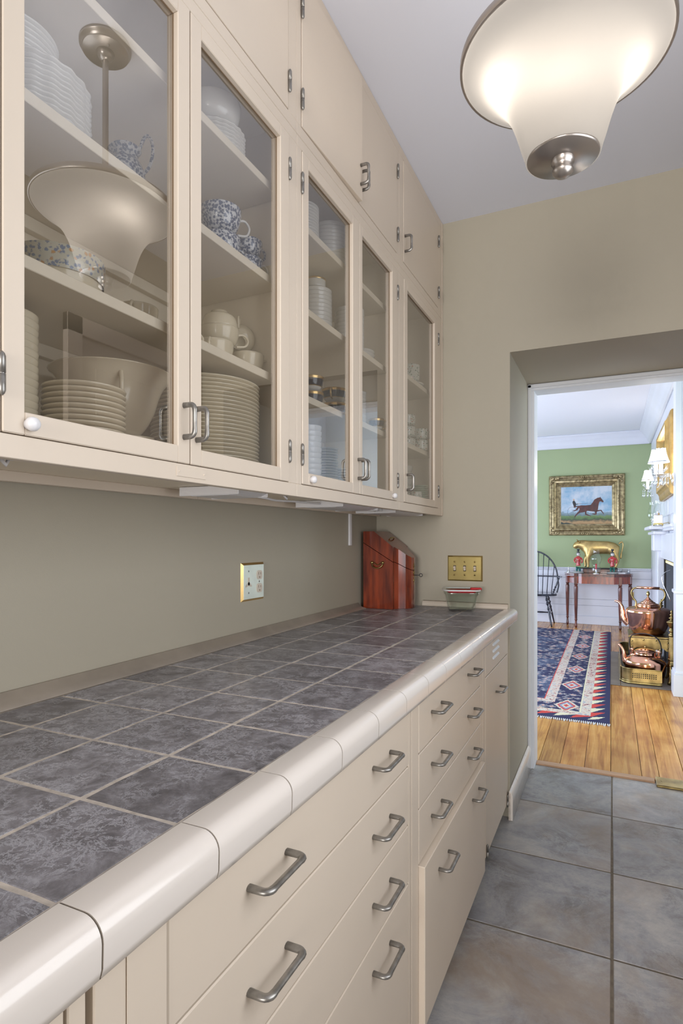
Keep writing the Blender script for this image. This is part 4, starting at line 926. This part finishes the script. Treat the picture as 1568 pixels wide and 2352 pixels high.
# brass fender: low rail with curved corner
fe = thing('fender', 'low pierced brass fender curving round the hearth', 'fender', (0,0,0.006))
path = [(1.415,5.425),(1.25,5.425),(1.18,5.43),(1.135,5.455),(1.113,5.51),(1.108,5.60),(1.108,6.60),(1.113,6.72),(1.14,6.78),(1.20,6.80),(1.40,6.80)]
pth = [Vector((x,y,0)) for x,y in path]
pth = cable([(p.x,p.y,0) for p in pth],'')
def ribbon(path, z0, z1, th):
    v=[];f=[];n=len(path)
    for i,p in enumerate(path):
        t=(path[min(i+1,n-1)]-path[max(i-1,0)]).normalized(); nn=Vector((t.y,-t.x,0))
        for off in (-th/2,th/2):
            for z in (z0,z1): q=p+nn*off; v.append((q.x,q.y,z))
    for i in range(n-1):
        a=i*4;b=a+4
        f += [(a,a+1,b+1,b),(a+2,b+2,b+3,a+3),(a+1,a+3,b+3,b+1),(a,b,b+2,a+2)]
    f += [(0,2,3,1),((n-1)*4,(n-1)*4+1,(n-1)*4+3,(n-1)*4+2)]
    return MB().add(v,f,False)
ribbon(pth,0.012,0.125,0.004).obj('panel', M['brass_old'], fe)
MB().tube([(p.x,p.y,0.127) for p in pth],0.0055,8).obj('top_rail', M['brass_old'], fe)
MB().tube([(p.x,p.y,0.010) for p in pth],0.010,8).tube([(p.x,p.y,0.026) for p in pth],0.005,8).obj('base_rail', M['brass_old'], fe)
pr_ = MB()
for k in range(12):
    x = 1.195+k*0.0155
    for z in (.055,.070,.085): pr_.box((x,5.4215,z),(x+.009,5.4225,z+.008))
o_ = pr_.obj('fretwork', M['dark'], fe); o_['kind'] = 'stuff'
# trivet stool
tv = thing('trivet_stool', 'brass and iron footman stool carrying the large copper kettle', 'stool', (1.345,6.03,0.0068))
MB().box((-.17,-.20,.330),(.17,.22,.345),.004).obj('top_plate', M['brass_old'], tv)
ap = [(-.165,.328),(.165,.328),(.165,.215),(.13,.225),(.10,.25),(.06,.235),(.02,.215),(0,.235),(-.02,.215),(-.06,.235),(-.10,.25),(-.13,.225),(-.165,.215)]
v = [(x,-.205,z) for x,z in ap]+[(x,-.199,z) for x,z in ap]; n=len(ap)
MB().add(v,[tuple(range(n))]+[tuple(range(n,2*n))[::-1]]+[(i,i+n,(i+1)%n+n,(i+1)%n) for i in range(n)]).obj('front_apron', M['brass_old'], tv)
stg = MB()
for x,z in ((-.14,.30),(-.14,.25),(.14,.30),(.14,.25),(-.05,.315),(.05,.315)): stg.ball((x,-.207,z),.008,8)
stg.obj('studs', M['brass'], tv)
for x,y in ((-.15,-.18),(.15,-.18),(-.15,.20),(.15,.20)):
    MB().box((x-.010,y-.010,0.02),(x+.010,y+.010,.330),.002).ball((x,y,.012),.013,10).obj('leg', M['iron'], tv)
for y in (-.18,.20): MB().tube([(-.15,y,.09),(.15,y,.09)],.006,6).obj('stretcher', M['iron'], tv)
# big copper kettle
k1 = thing('copper_kettle', 'large polished copper kettle with swan-neck spout on the brass stool', 'kettle', (1.342,6.03,0.3528))
MB().lathe(smooth_prof([(0,0),(.10,0),(.125,.004),(.145,.03),(.165,.08),(.178,.14),(.185,.19),(.186,.205),(.180,.222),(.160,.234),(.11,.246),(.092,.250)]),56).lathe([(.092,.250),(.095,.262),(.088,.264),(0,.262)],48).obj('body', M['copper'], k1)
kl = MB().lathe(smooth_prof([(.088,.264),(.086,.274),(.062,.282),(.060,.288),(.044,.296),(.042,.301),(.026,.312),(.012,.330),(.009,.335)],3)+[(0,.335)],40).obj('lid', M['copper'], k1)
MB().lathe(smooth_prof([(.004,.333),(.008,.340),(.006,.346),(.014,.356),(.014,.372),(.009,.384),(.006,.390)],3)+[(0,.391)],16).obj('finial', M['brass'], kl)
sa = R(168)
MB().tube(cable([(.165,0,.075),(.205,0,.115),(.214,0,.175),(.224,0,.235),(.250,0,.272),(.285,0,.282)],''),[.030-.0007*i for i in range(31)],12,0.8,up=(0,1,0),M=Matrix.Rotation(sa,4,'Z')).obj('spout', M['copper'], k1)
Mh = Matrix.Rotation(R(-12),4,'Z')
kh = MB()
for sgn in (-1,1): kh.tube(cable([(sgn*.105,0,.244),(sgn*.100,0,.285),(sgn*.128,0,.325),(sgn*.140,0,.365),(sgn*.125,0,.405),(sgn*.088,0,.418)],''),.0075,8,up=(0,1,0),M=Mh)
kho = kh.obj('handle_arm', M['brass_old'], k1)
MB().tube([(-.095,0,.420),(.095,0,.420)],.0125,12,M=Mh).obj('grip', M['copper'], kho)
# lower kettle
k2 = thing('copper_kettle', 'smaller squat copper kettle with iron strap handle standing inside the fender', 'kettle', (1.300,5.62,0.008))
MB().lathe(smooth_prof([(0,0),(.13,0),(.143,.006),(.150,.05),(.158,.10),(.160,.150),(.158,.162),(.150,.176),(.12,.205),(.088,.222),(.084,.226)]),56).lathe([(.084,.226),(.084,.242),(0,.242)],40).obj('body', M['copper'], k2)
k2l = MB().lathe(smooth_prof([(.088,.243),(.086,.248),(.06,.262),(.02,.270)],4)+[(0,.271)],40).obj('lid', M['copper'], k2)
MB().lathe([(.004,.269),(.004,.278),(.010,.284),(.009,.292),(0,.294)],14).obj('knob', M['brass'], k2l)
MB().tube(cable([(.135,0,.10),(.165,0,.16),(.172,0,.22),(.190,0,.262),(.215,0,.285)],''),[.026-.0007*i for i in range(25)],12,up=(0,1,0),M=Matrix.Rotation(R(165),4,'Z')).obj('spout', M['copper'], k2)
Mh = Matrix.Rotation(R(-14),4,'Z')
MB().tube(cable([(-.110,0,.225),(-.122,0,.30),(-.105,0,.375),(0,0,.400),(.09,0,.370),(.122,0,.30),(.110,0,.225)],''),[.0035]*37,8,4.6,up=(0,1,0),M=Mh).obj('strap_handle', M['iron'], k2)
for sgn in (-1,1):
    MB().box((sgn*.108-.012,-.008,.19),(sgn*.108+.012,.008,.252),.003,M=Mh).ball((sgn*.108,0,.252),.018,12,(1,.5,1),M=Mh).obj('handle_lug', M['copper'], k2)
# andirons
def andiron(x,y,lab,sc=1):
    a = thing('andiron', lab, 'andiron', (x,y,0.006), group='brass andirons')
    MB().lathe(smooth_prof([(.001,.615),(.008,.605),(.010,.595),(.005,.588),(.015,.572),(.007,.560),(.022,.545),(.010,.532),(.038,.512),(.034,.500),(.020,.470),(.014,.455),(.022,.435),(.012,.420),(.024,.400),(.018,.385)],3),16).lathe([(.018,.385),(.024,.20),(.030,.195),(.030,.185),(.022,.178),(.026,.165),(.034,.150),(.036,.125)],6,smooth=False).obj('shaft', M['brass_old'], a)
    for sgn in (-1,1):
        MB().tube(cable([(0,sgn*.012,.135),(-.01,sgn*.06,.125),(-.015,sgn*.10,.075),(-.02,sgn*.115,.03),(-.03,sgn*.135,.008)],''),[.016]*12+[.012]*12+[.014],8).obj('leg', M['brass_old'], a)
    return a
andiron(1.500,5.64,'tall brass andiron at right behind the squat kettle'); andiron(1.49,6.62,'farther brass andiron showing only its finial behind the large kettle')
# fire screen
fs = thing('fire_screen', 'dark grey mesh fire screen hung from a brass rail in the fireplace', 'fire screen', (1.548,6.2,-0.02))
pl = MB(); v=[];f=[]
for i in range(61):
    y = -.615+1.23*i/60; x = .006*math.sin(i*1.1)
    v += [(x,y,.03),(x,y,1.005),(x+.002,y,1.005),(x+.002,y,.03)]
for i in range(60):
    a=i*4;b=a+4; f += [(a,a+1,b+1,b),(a+2,a+3,b+3,b+2),(a+1,a+2,b+2,b+1)]
pl.add(v,f,True).obj('mesh_curtain', M['screen'], fs)
rl = MB().tube([(0,-.615,1.022),(0,.615,1.022)],.006,8).obj('rail', M['brass_old'], fs)
rg = MB()
for k in range(32): y=-.62+k*.04; rg.box((-.006,y-.012,.998),(.006,y+.012,1.03),.003)
rg = rg.obj('rings', M['brass'], fs); rg['kind']='stuff'
tag(MB().tube(cable([(1.495,5.66,.96),(1.44,5.63,.93),(1.43,5.62,.86),(1.49,5.60,.70)],''),.003,6).obj('screen_chain', M['silver']), 'thin curved metal pull chain hanging beside the fire screen', 'chain')
# gilt mirror above the mantel
gm = thing('framed_mirror', 'gilt-framed mirror over the mantelpiece seen at a steep angle', 'mirror', (1.528,6.225,1.972))
scoop = [(0,0),(-.028,0),(-.040,.012),(-.046,.030),(-.050,.055),(-.062,.075),(-.076,.085),(-.072,.105),(-.045,.118),(-.02,.125),(0,.125)]
def frame4(par, W, H, prof, mat, name='frame_rail'):
    # prof: (x outwards(-)=toward the room, distance inward from the outer edge)
    cs = [(-W/2,-H/2),(W/2,-H/2),(W/2,H/2),(-W/2,H/2)]; ins = [(1,1),(-1,1),(-1,-1),(1,-1)]
    n=len(prof)
    for k in range(4):
        v=[]
        for j in (k,(k+1)%4):
            for (d,w) in prof: v.append((d, cs[j][0]+ins[j][0]*w, cs[j][1]+ins[j][1]*w))
        f=[(i,(i+1)%n,(i+1)%n+n,i+n) for i in range(n)]
        MB().add(v,f+[tuple(range(n))[::-1],tuple(range(n,2*n))]).obj(name, M[mat], par)
frame4(gm, 1.23, 0.72, scoop, 'gold_frame2')
MB().box((-.02,-.50,-.245),(-.012,.50,.245)).obj('mirror_glass', M['looking_glass'], gm)
bd_ = MB()
for k in range(44): bd_.ball((-.030,-.608,-.34+k*.0158),.005,6)
bd_.obj('beading', M['gold_frame2'], gm)
# crystal sconces
def sconce(x0,y0,z0,arms,lab,grp):
    s = thing('wall_sconce', lab, 'wall lamp', (x0,y0,z0), group=grp)
    MB().lathe([(0,0),(.055,0),(.052,.012),(.030,.024),(0,.03)],24,Matrix.Rotation(R(-90),4,'Y')).obj('back_plate', M['crystal'], s)
    for (dx,dy,dz) in arms:
        MB().tube(cable([(-.02,0,0),(dx*.35,dy*.35,.045),(dx*.62,dy*.62,.02),(dx*.86,dy*.86,-.045),(dx,dy,-.01)],''),.0065,8).obj('arm', M['crystal'], s)
        T = Matrix.Translation((dx,dy,dz))
        MB().lathe([(.008,-.02),(.03,0.0),(.055,.006),(.052,.010),(.012,.010)],20,T).obj('bobeche', M['crystal'], s)
        lv = MB()
        for k in range(8):
            a=2*PI*k/8; c,sn=math.cos(a),math.sin(a)
            lv.tube([(dx+.02*c,dy+.02*sn,dz+.02),(dx+.042*c,dy+.042*sn,dz+.045),(dx+.058*c,dy+.058*sn,dz+.075)],[.008,.014,.001],6,.35)
        for k in range(10):
            a=2*PI*k/10+.3; c,sn=math.cos(a),math.sin(a)
            lv.ball((dx+.05*c,dy+.05*sn,dz-.012),.007,6); lv.tube([(dx+.05*c,dy+.05*sn,dz-.022),(dx+.052*c,dy+.052*sn,dz-.060),(dx+.052*c,dy+.052*sn,dz-.085)],[.002,.011,.001],6,.5)
        lv.obj('crystal_drops', M['crystal'], s)
        MB().lathe([(0,.01),(.0145,.01),(.0145,.11),(0,.11)],16,T).obj('candle_sleeve', M['lit_candle'], s)
        sh = MB().lathe([(.062,.100),(.060,.105),(.050,.135),(.040,.170),(.034,.205),(.035,.212)],32,T).obj('shade', M['shadecloth'], s)
        MB().lathe([(.0620,.118-.016),(.0605,.110),(.0585,.113)],32,T).obj('shade_trim', M['silver'], sh); MB().lathe([(.0352,.208),(.0362,.213)],32,T).obj('shade_trim', M['silver'], sh)
    return s
sconce(1.488,5.245,1.70,[(-.095,-.01,.035),(-.115,.24,.06)],'nearer crystal two-armed wall sconce with lit white shades','crystal sconces')
sconce(1.528,7.05,1.78,[(-.135,0.05,-.02)],'farther crystal wall sconce with one lit white shade showing','crystal sconces')
point('near_sconce_light', (1.36,5.30,1.87), 4, (1,.9,.78), .03); point('far_sconce_light', (1.36,7.05,1.93), 4, (1,.9,.78), .03)
# mantel objects
for k,(x,y,lab) in enumerate(((1.455,6.35,'tall clear glass hurricane with silver foot at the mantel edge'),(1.420,6.62,'second clear glass hurricane behind the first on the mantel'))):
    h = thing('hurricane_lamp', lab, 'candle holder', (x,y,1.3525), group='mantel hurricanes')
    MB().lathe(smooth_prof([(.030,.075),(.050,.095),(.054,.130),(.044,.175),(.038,.215),(.042,.245)],4),28).obj('chimney', M['clear'], h)
    MB().lathe(smooth_prof([(.045,0),(.040,.006),(.015,.018),(.010,.04),(.024,.055),(.012,.068),(.034,.074)],3)+[(0,.076)],20).obj('stand', M['silver'], h)
bxx = thing('silver_casket', 'small square silver casket with pearl knob on the mantel end', 'box', (1.432,6.19,1.3525))
MB().box((-.035,-.03,.02),(.04,.03,.10),.004).obj('body', M['silver'], bxx)
MB().box((-.04,-.034,.008),(.045,.034,.02),.003).obj('base', M['brass'], bxx)
for x in (-.033,.038):
    for y in (-.027,.027): MB().ball((x,y,.005),.0055,8).obj('foot', M['brass'], bxx)
MB().lathe([(.034,.10),(.022,.116),(.008,.122),(0,.124)],20).ball((0,0,.13),.011,12).obj('lid', M['silver'], bxx)
bs_ = thing('brass_rack', 'small brass wire rack lying on the mantel end', 'rack', (1.485,6.16,1.3525))
MB().tube([(-.05,0,.008),(.035,0,.030),(.04,0,.004)],.003,6).tube([(-.05,.03,.008),(.035,.03,.030),(.04,.03,.004)],.003,6).obj('rail', M['brass'], bs_)

# ---------------- painting
pg = thing('framed_painting', 'gilt-framed oil painting of a trotting horse and driver on the green wall', 'painting', (0.703,DY-.001,1.709), (0,0,R(90)))
ornate = [(0,0),(-.030,0),(-.045,.012),(-.048,.030),(-.040,.045),(-.044,.060),(-.062,.080),(-.058,.100),(-.040,.115),(-.036,.125),(-.042,.135),(-.036,.145),(-.028,.165),(-.020,.17),(0,.17)]
# local x axis points to -Y world after the turn: use profile with room side at -x -> rotate so that local -x faces -Y
frame4(pg, 1.005, 0.868, ornate, 'gold_frame')
MB().box((-.022,-.345,-.285),(-.012,.345,.285)).obj('backing', M['dark'], pg)
cv = MB().box((-.345,-.0015,0),(.345,.0015,.58)).obj('canvas', M['canvas'], pg, (-.0245,0,-.290), (0,0,R(-90)))
orn = MB()
for sx in (-1,1):
    for sz in (-1,1):
        for q,(a,b) in enumerate(((.455,.385),(.43,.36),(.40,.395),(.465,.33),(.37,.40),(.44,.395))): orn.ball((-.05,sx*a,sz*b),.016,8,(.7,1.3,1))
for sz in (-1,1):
    for k in range(-3,4): orn.ball((-.052,k*.028,sz*.405),.012,8); orn.ball((-.060,k*.045,sz*.350),.010,8,(.7,1.6,.8))
for sx in (-1,1):
    for k in range(-3,4): orn.ball((-.052,sx*.475,k*.028),.012,8); orn.ball((-.060,sx*.420,k*.04),.010,8,(.7,.8,1.6))
oo = orn.obj('carved_ornament', M['gold_frame'], pg); oo['kind']='stuff'
# painted figures: flat paint on the canvas. u 0..1 left-right, v 0..1 bottom-top of the canvas
def paint(name, polys, mat, lift):
    m = MB()
    for pts in polys:
        P3 = [((u-.5)*.69, -.0015-lift, .58*vv) for u,vv in pts]
        n=len(P3); m.add(P3+[(x,y+.0006,z) for x,y,z in P3],[tuple(range(n))]+[(i,i+n,(i+1)%n+n,(i+1)%n) for i in range(n)])
    return m.obj(name, M[mat], cv)
U = lambda x,y: ((x-392)/(1103-392), 1-(y-322)/(862-322))   # traced proportions of the painted horse
paint('painted_bush', [[U(392,862),U(392,812),U(415,815),U(440,828),U(470,822),U(500,824),U(530,832),U(580,840),U(620,850),U(660,860)]], 'bush', .0004)
paint('painted_horse', [[U(650,600),U(680,592),U(740,594),U(810,588),U(835,560),U(860,520),U(900,498),U(935,492),U(942,484),U(945,496),U(965,520),U(984,545),U(980,560),U(965,555),U(940,545),U(925,555),U(915,600),U(910,640),U(905,662),U(870,680),U(820,676),U(770,668),U(720,684),U(680,690),U(660,670)],
  ], 'horse', .0008)
paint('painted_leg', [[U(660,650),U(700,680),U(650,700),U(612,730),U(596,755),U(586,752),U(600,720),U(630,690)],
  [U(730,665),U(755,665),U(752,705),U(790,725),U(815,735),U(812,742),U(770,730),U(735,720)],
  [U(860,670),U(895,670),U(890,715),U(870,722),U(830,712),U(832,705),U(872,706)],
  [U(880,650),U(910,660),U(955,658),U(975,690),U(990,715),U(982,716),U(962,690),U(945,672),U(890,682)],
  [U(655,595),U(630,610),U(605,650),U(555,672),U(600,668),U(635,650),U(655,620)]], 'horse', .0016)
paint('painted_driver', [[U(572,528),U(590,530),U(604,555),U(612,572),U(640,570),U(642,577),U(610,582),U(608,600),U(578,600),U(566,570),U(560,545)]], 'paint_black', .0012)
paint('painted_face', [[U(568,505),U(582,503),U(590,515),U(586,528),U(573,528),U(568,516)],[U(640,568),U(655,570),U(655,576),U(640,577)]], 'paint_skin', .0014)
paint('painted_legs', [[U(578,598),U(610,600),U(650,598),U(652,606),U(620,612),U(580,624)]], 'horse', .0015)
wh = []
for k in range(20):
    a0,a1 = 2*PI*k/20, 2*PI*(k+1)/20; cxx,cyy,rr=560,680,70
    wh.append([U(cxx+rr*math.cos(a0),cyy+rr*math.sin(a0)),U(cxx+rr*math.cos(a1),cyy+rr*math.sin(a1)),U(cxx+(rr-2.5)*math.cos(a1),cyy+(rr-2.5)*math.sin(a1)),U(cxx+(rr-2.5)*math.cos(a0),cyy+(rr-2.5)*math.sin(a0))])
paint('painted_wheel', wh+[[U(560,655),U(660,655),U(660,658),U(560,659)],[U(655,572),U(965,560),U(965,562),U(655,575)]], 'horse', .0005)

# ---------------- card table
tb = thing('card_table', 'mahogany serpentine-front card table with turned tapering legs under the painting', 'table', (0.865,8.95,0))
def serp(g):   # outline, front toward -y
    pts = [(-.42-g,0),(-.42-g,-.20),(-.40-g,-.27-g),(-.36,-.31-g),(-.30,-.36-g),(-.24,-.42-g),(-.20,-.45-g),(.20,-.45-g),(.24,-.42-g),(.30,-.36-g),(.36,-.31-g),(.40+g,-.27-g),(.42+g,-.20),(.42+g,0)]
    return pts
MB().prism(serp(.012),.712,.724).prism(serp(.004),.7245,.7365).prism(serp(.014),.737,.750).obj('table_top', M['mahog'], tb)
MB().prism(serp(-.004),.615,.7118).obj('apron', M['mahog2'], tb)
for x,y in ((-.275,-.375),(.275,-.375),(-.402,-.10),(.402,-.10)):
    lg = MB().box((x-.022,y-.022,.60),(x+.022,y+.022,.7117),.003)
    lg.lathe(smooth_prof([(.020,.600),(.026,.592),(.016,.580),(.024,.570),(.026,.52),(.022,.30),(.016,.12),(.022,.110),(.013,.100),(.016,.05),(.018,.02),(.010,.0)],3)+[(0,0)],16,Matrix.Translation((x,y,0)))
    lg.obj('leg', M['mahog'], tb)
TZ = 0.7505
st = thing('display_base', 'low mahogany and black plinth under the golden bull', 'stand', (0.87,8.83,TZ))
MB().box((-.20,-.07,0),(.22,.07,.055),.004).obj('block', M['mahog'], st)
MB().box((-.235,-.085,.0555),(.24,.085,.068),.004).obj('top_slab', M['iron'], st)
# bull
bl = thing('bull_statue', 'large gilded bull weathervane figure standing on the plinth', 'statue', (0.87,8.83,TZ+.069))
def skin(name, verts, edges, mat, par, sub=2, M_=None):
    me = bpy.data.meshes.new(name); me.from_pydata([v[0] for v in verts], edges, [])
    o = bpy.data.objects.new(name, me); C.objects.link(o); o.parent = par
    md = o.modifiers.new('skin','SKIN')
    for i,v in enumerate(verts):
        r = v[1]; me.skin_vertices[0].data[i].radius = r if isinstance(r,tuple) else (r,r)
    me.skin_vertices[0].data[0].use_root = True
    md.use_smooth_shade = True
    s_ = o.modifiers.new('sub','SUBSURF'); s_.levels = sub; s_.render_levels = sub
    me.materials.append(mat); return o
bv = [((0.02,0,.275),(.080,.095)),((-.10,0,.275),(.088,.118)),((-.18,0,.305),(.070,.105)),((-.245,0,.330),(.050,.072)),((-.290,0,.322),(.045,.050)),((-.322,0,.270),(.034,.036)),
      ((.12,0,.285),(.082,.10)),((.20,0,.29),(.075,.095)),((.245,0,.275),(.05,.07)),
      ((-.13,-.05,.17),(.035,.042)),((-.135,-.055,.085),(.020,.020)),((-.130,-.055,.022),(.015,.015)),((-.14,-.055,.006),(.019,.012)),
      ((-.16,.05,.17),(.035,.042)),((-.175,.055,.085),(.020,.020)),((-.17,.055,.022),(.015,.015)),((-.18,.055,.006),(.019,.012)),
      ((.215,-.05,.18),(.038,.048)),((.245,-.055,.105),(.020,.022)),((.222,-.055,.03),(.014,.014)),((.212,-.055,.006),(.019,.012)),
      ((.180,.05,.18),(.038,.048)),((.20,.055,.105),(.020,.022)),((.180,.055,.03),(.014,.014)),((.170,.055,.006),(.019,.012)),
      ((-.12,0,.21),(.05,.05))]
be = [(0,1),(1,2),(2,3),(3,4),(4,5),(0,6),(6,7),(7,8),(1,9),(9,10),(10,11),(11,12),(1,13),(13,14),(14,15),(15,16),(7,17),(17,18),(18,19),(19,20),(7,21),(21,22),(22,23),(23,24),(1,25)]
skin('body', bv, be, M['gold_cast'], bl)
MB().tube(cable([(.255,0,.335),(.285,0,.362),(.306,0,.345),(.305,0,.29),(.288,0,.21),(.278,0,.13)],''),[.011]*10+[.007]*15+[.011]*5+[.004],8).obj('tail', M['gold_cast'], bl)
for sy in (-1,1):
    MB().tube(cable([(-.265,sy*.03,.372),(-.27,sy*.06,.382),(-.285,sy*.07,.400)],''),[.010-.0007*i for i in range(13)],8).obj('horn', M['gold_cast'], bl)
    MB().ball((-.245,sy*.065,.365),.022,10,(.5,1.2,.6)).obj('ear', M['gold_cast'], bl)
# figurines with candle cups
def figurine(x, lab):
    f = thing('porcelain_figurine', lab, 'figurine', (x,8.62,TZ), group='red-coated porcelain figurines')
    MB().lathe([(0,0),(.062,0),(.066,.008),(.060,.020),(.050,.026),(0,.028)],28,Matrix.Diagonal((1.1,.8,1,1))).obj('base', M['greyg'], f)
    skin('body', [((0,0,.135),(.030,.026)),((0,0,.175),(.034,.028)),((0,0,.215),(.030,.022)),((0,0,.240),(.014,.013)),((-.042,-.004,.205),(.013,.013)),((-.052,-.012,.165),(.011,.011)),((-.030,-.028,.145),(.009,.009)),((.042,-.004,.205),(.013,.013)),((.054,-.006,.165),(.011,.011)),((.040,-.024,.140),(.009,.009)),((0,0,.100),(.038,.028))],
         [(0,1),(1,2),(2,3),(2,4),(4,5),(5,6),(2,7),(7,8),(8,9),(0,10)], M['coat'], f)
    skin('trousers', [((0,0,.105),(.026,.022)),((-.018,0,.07),(.018,.018)),((-.020,0,.030),(.014,.014)),((-.022,-.010,.026),(.012,.010)),((.018,0,.07),(.018,.018)),((.020,0,.030),(.014,.014)),((.022,-.010,.026),(.012,.010))],
         [(0,1),(1,2),(2,3),(0,4),(4,5),(5,6)], M['greeng'], f)
    hd = MB().ball((0,0,.262),.021,16,(.9,.95,1.1)).ball((0,-.021,.260),.004,8).obj('head', M['chinaw'], f)
    MB().ball((0,.006,.272),.024,14,(1,1,.85)).ball((-.018,.004,.256),.010,8).ball((.018,.004,.256),.010,8).obj('hair', M['greyg'], hd)
    MB().tube([(-.008,-.0205,.266),(-.005,-.0205,.266)],.0015,6).tube([(.005,-.0205,.266),(.008,-.0205,.266)],.0015,6).tube([(-.004,-.0205,.252),(.004,-.0205,.252)],.001,6).obj('eyes_and_mouth', M['iron'], hd)
    MB().tube([(-.030,-.026,.205),(.028,-.026,.130)],.004,6,.5).obj('sash', M['greyg'], f)
    MB().lathe([(0,.290),(.026,.290),(.028,.294),(.008,.298),(.008,.308),(.018,.316),(.018,.335),(0,.335)],18).obj('candle_cup', M['iron'], f)
    return f
figurine(0.617,'porcelain man in a red coat at the left end of the card table'); figurine(1.045,'porcelain man in a red coat at the right end of the card table')
hu = thing('hurricane_lamp', 'clear glass hurricane with a red candle in the middle of the card table', 'candle holder', (0.845,8.55,TZ))
MB().lathe(smooth_prof([(.050,.01),(.062,.04),(.060,.08),(.048,.12),(.070,.18),(.072,.22),(.050,.27),(.046,.31),(.050,.33)],4),28).obj('chimney', M['clear'], hu)
MB().lathe(smooth_prof([(.045,0),(.042,.008),(.020,.020),(.012,.045),(.016,.06)],3)+[(0,.062)],20).obj('stand', M['silver'], hu)
MB().lathe([(0,.062),(.011,.062),(.011,.135),(0,.137)],14).obj('candle', M['candle'], hu)
be_ = thing('table_bell', 'little silver handbell on a lace mat at the left of the card table', 'bell', (0.487,8.66,TZ))
MB().lathe(smooth_prof([(.022,.004),(.020,.015),(.012,.035),(.006,.045),(.004,.060),(.006,.075),(.003,.085)],3)+[(0,.086)],18).obj('bell', M['silver'], be_)
MB().lathe([(0,0),(.055,0),(.058,.0015),(.055,.003),(0,.003)],32,rfun=lambda a,t:1+.06*math.sin(14*a)).obj('lace_mat', M['fringe'], be_)
tag(MB().box((-.07,-.03,0),(.05,.03,.016),.003).obj('napkin_stack', M['plastic'], None, (1.155,8.68,TZ)), 'small white folded napkin on the right end of the card table', 'napkin')
for k,x in enumerate((1.175,1.20)):
    tag(MB().lathe([(0,.003),(.014,.003),(.015,0),(.017,0),(.016,.05),(.0145,.05),(.014,.005),(0,.005)],16).obj('shot_glass', M['crystal'], None, (x-.05,8.70+.05*k,TZ+ (0.0165 if k==0 else 0.0165))), ['small glass at left on the folded napkin','small glass at right on the folded napkin'][k], 'glass')
tag(MB().lathe([(0,.003),(.014,.003),(.015,0),(.018,0),(.017,.06),(.0155,.06),(.014,.006),(0,.006)],16).obj('shot_glass', M['crystal'], None, (1.245,8.72,TZ)), 'little tumbler at the far right corner of the card table', 'glass')
# outlet on the wainscot
oo_ = thing('wall_outlet', 'small brass outlet plate low on the wainscot behind the large kettle', 'outlet', (1.285,DY-.0225,0.43)); MB().box((-.03,-.004,-.055),(.03,0,.055),.001).obj('plate', M['brass_old'], oo_)

# ---------------- windsor chair
wc = thing('windsor_chair', 'black bow-back Windsor chair beside the card table', 'chair', (0.00,8.66,0), (0,0,R(0)))
st_ = [(.345*math.cos(a)*(1.0 if math.sin(a)<0 else .96),.235*math.sin(a)) for a in [2*PI*k/28 for k in range(28)]]
MB().prism(st_,.425,.455).obj('seat', M['blackwood'], wc)
arc = []
for k in range(25):
    a = PI*k/24; arc.append((.33*math.cos(a)*(1 if k not in(0,24) else 1), .16, .66+.385*math.sin(a)))
bow = [(.325,.12,.455),(.345,.14,.56)]+arc+[(-.345,.14,.56),(-.325,.12,.455)]
MB().tube(cable(bow,''),.0115,8).obj('bow', M['blackwood'], wc)
for k in range(-4,5):
    x0 = k*.062; x1 = k*.072; zt = .66+.385*math.sqrt(max(0,1-(x1/.33)**2))
    MB().tube([(x0,.17,.452),(x1,.16,zt)],.0055,6).obj('spindle', M['blackwood'], wc)
MB().tube(cable([(.385,-.12,.690),(.39,.02,.690),(.36,.12,.688),(.2,.172,.686),(0,.178,.686),(-.2,.172,.686),(-.36,.12,.688),(-.39,.02,.690),(-.385,-.12,.690)],''),[.016]*49,8,.6).obj('arm_rail', M['blackwood'], wc)
tprof = [(.011,0),(.011,.10),(.017,.14),(.009,.20),(.020,.26),(.012,.30),(.009,.36),(.017,.42),(.011,.47),(.013,.62),(.009,1.0)]
def turned(p0, p1, sc=1.0):
    p0,p1 = Vector(p0),Vector(p1); d = p1-p0; q = d.to_track_quat('Z','Y').to_matrix().to_4x4(); L = d.length
    return MB().lathe([(0,0)]+smooth_prof([(r*sc,t*L) for r,t in tprof],3)+[(0,L)],12,Matrix.Translation(p0) @ q)
for sx in (-1,1):
    turned((sx*.29,-.14,.455),(sx*.375,-.12,.684),.9).obj('arm_post', M['blackwood'], wc)
    turned((sx*.20,-.12,.43),(sx*.285,-.20,.0),1.1).obj('leg', M['blackwood'], wc); turned((sx*.20,.12,.43),(sx*.28,.24,.0),1.1).obj('leg', M['blackwood'], wc)
    MB().tube(cable([(sx*.25,-.17,.18),(sx*.25,0,.18),(sx*.25,.19,.18)],''),[.008]*4+[.014]*5+[.008]*4,8).obj('stretcher', M['blackwood'], wc)
MB().tube([(-.25,0,.18),(-.1,0,.18),(0,0,.18),(.1,0,.18),(.25,0,.18)],[.008,.013,.009,.013,.008],8).obj('stretcher', M['blackwood'], wc)
# second dining chair mostly behind the door frame
dc = thing('dining_chair', 'reddish-brown wooden dining chair mostly hidden behind the door frame', 'chair', (-0.02,6.55,0.0125), (0,0,R(0)))
MB().box((-.22,-.22,.43),(.22,.22,.46),.01).obj('seat', M['mahog2'], dc)
for sx in (-1,1):
    MB().tube([(sx*.21,-.20,0),(sx*.21,-.20,.43)],.016,8).obj('leg', M['mahog2'], dc)
    MB().tube([(sx*.20,.24,0),(sx*.20,.21,.45),(sx*.235,.27,.94)],.016,8).obj('leg', M['mahog2'], dc)
MB().box((-.255,.255,.86),(.255,.28,.96),.01).obj('crest_rail', M['mahog2'], dc)
MB().box((-.06,.235,.46),(.06,.255,.87),.004).obj('splat', M['mahog2'], dc)
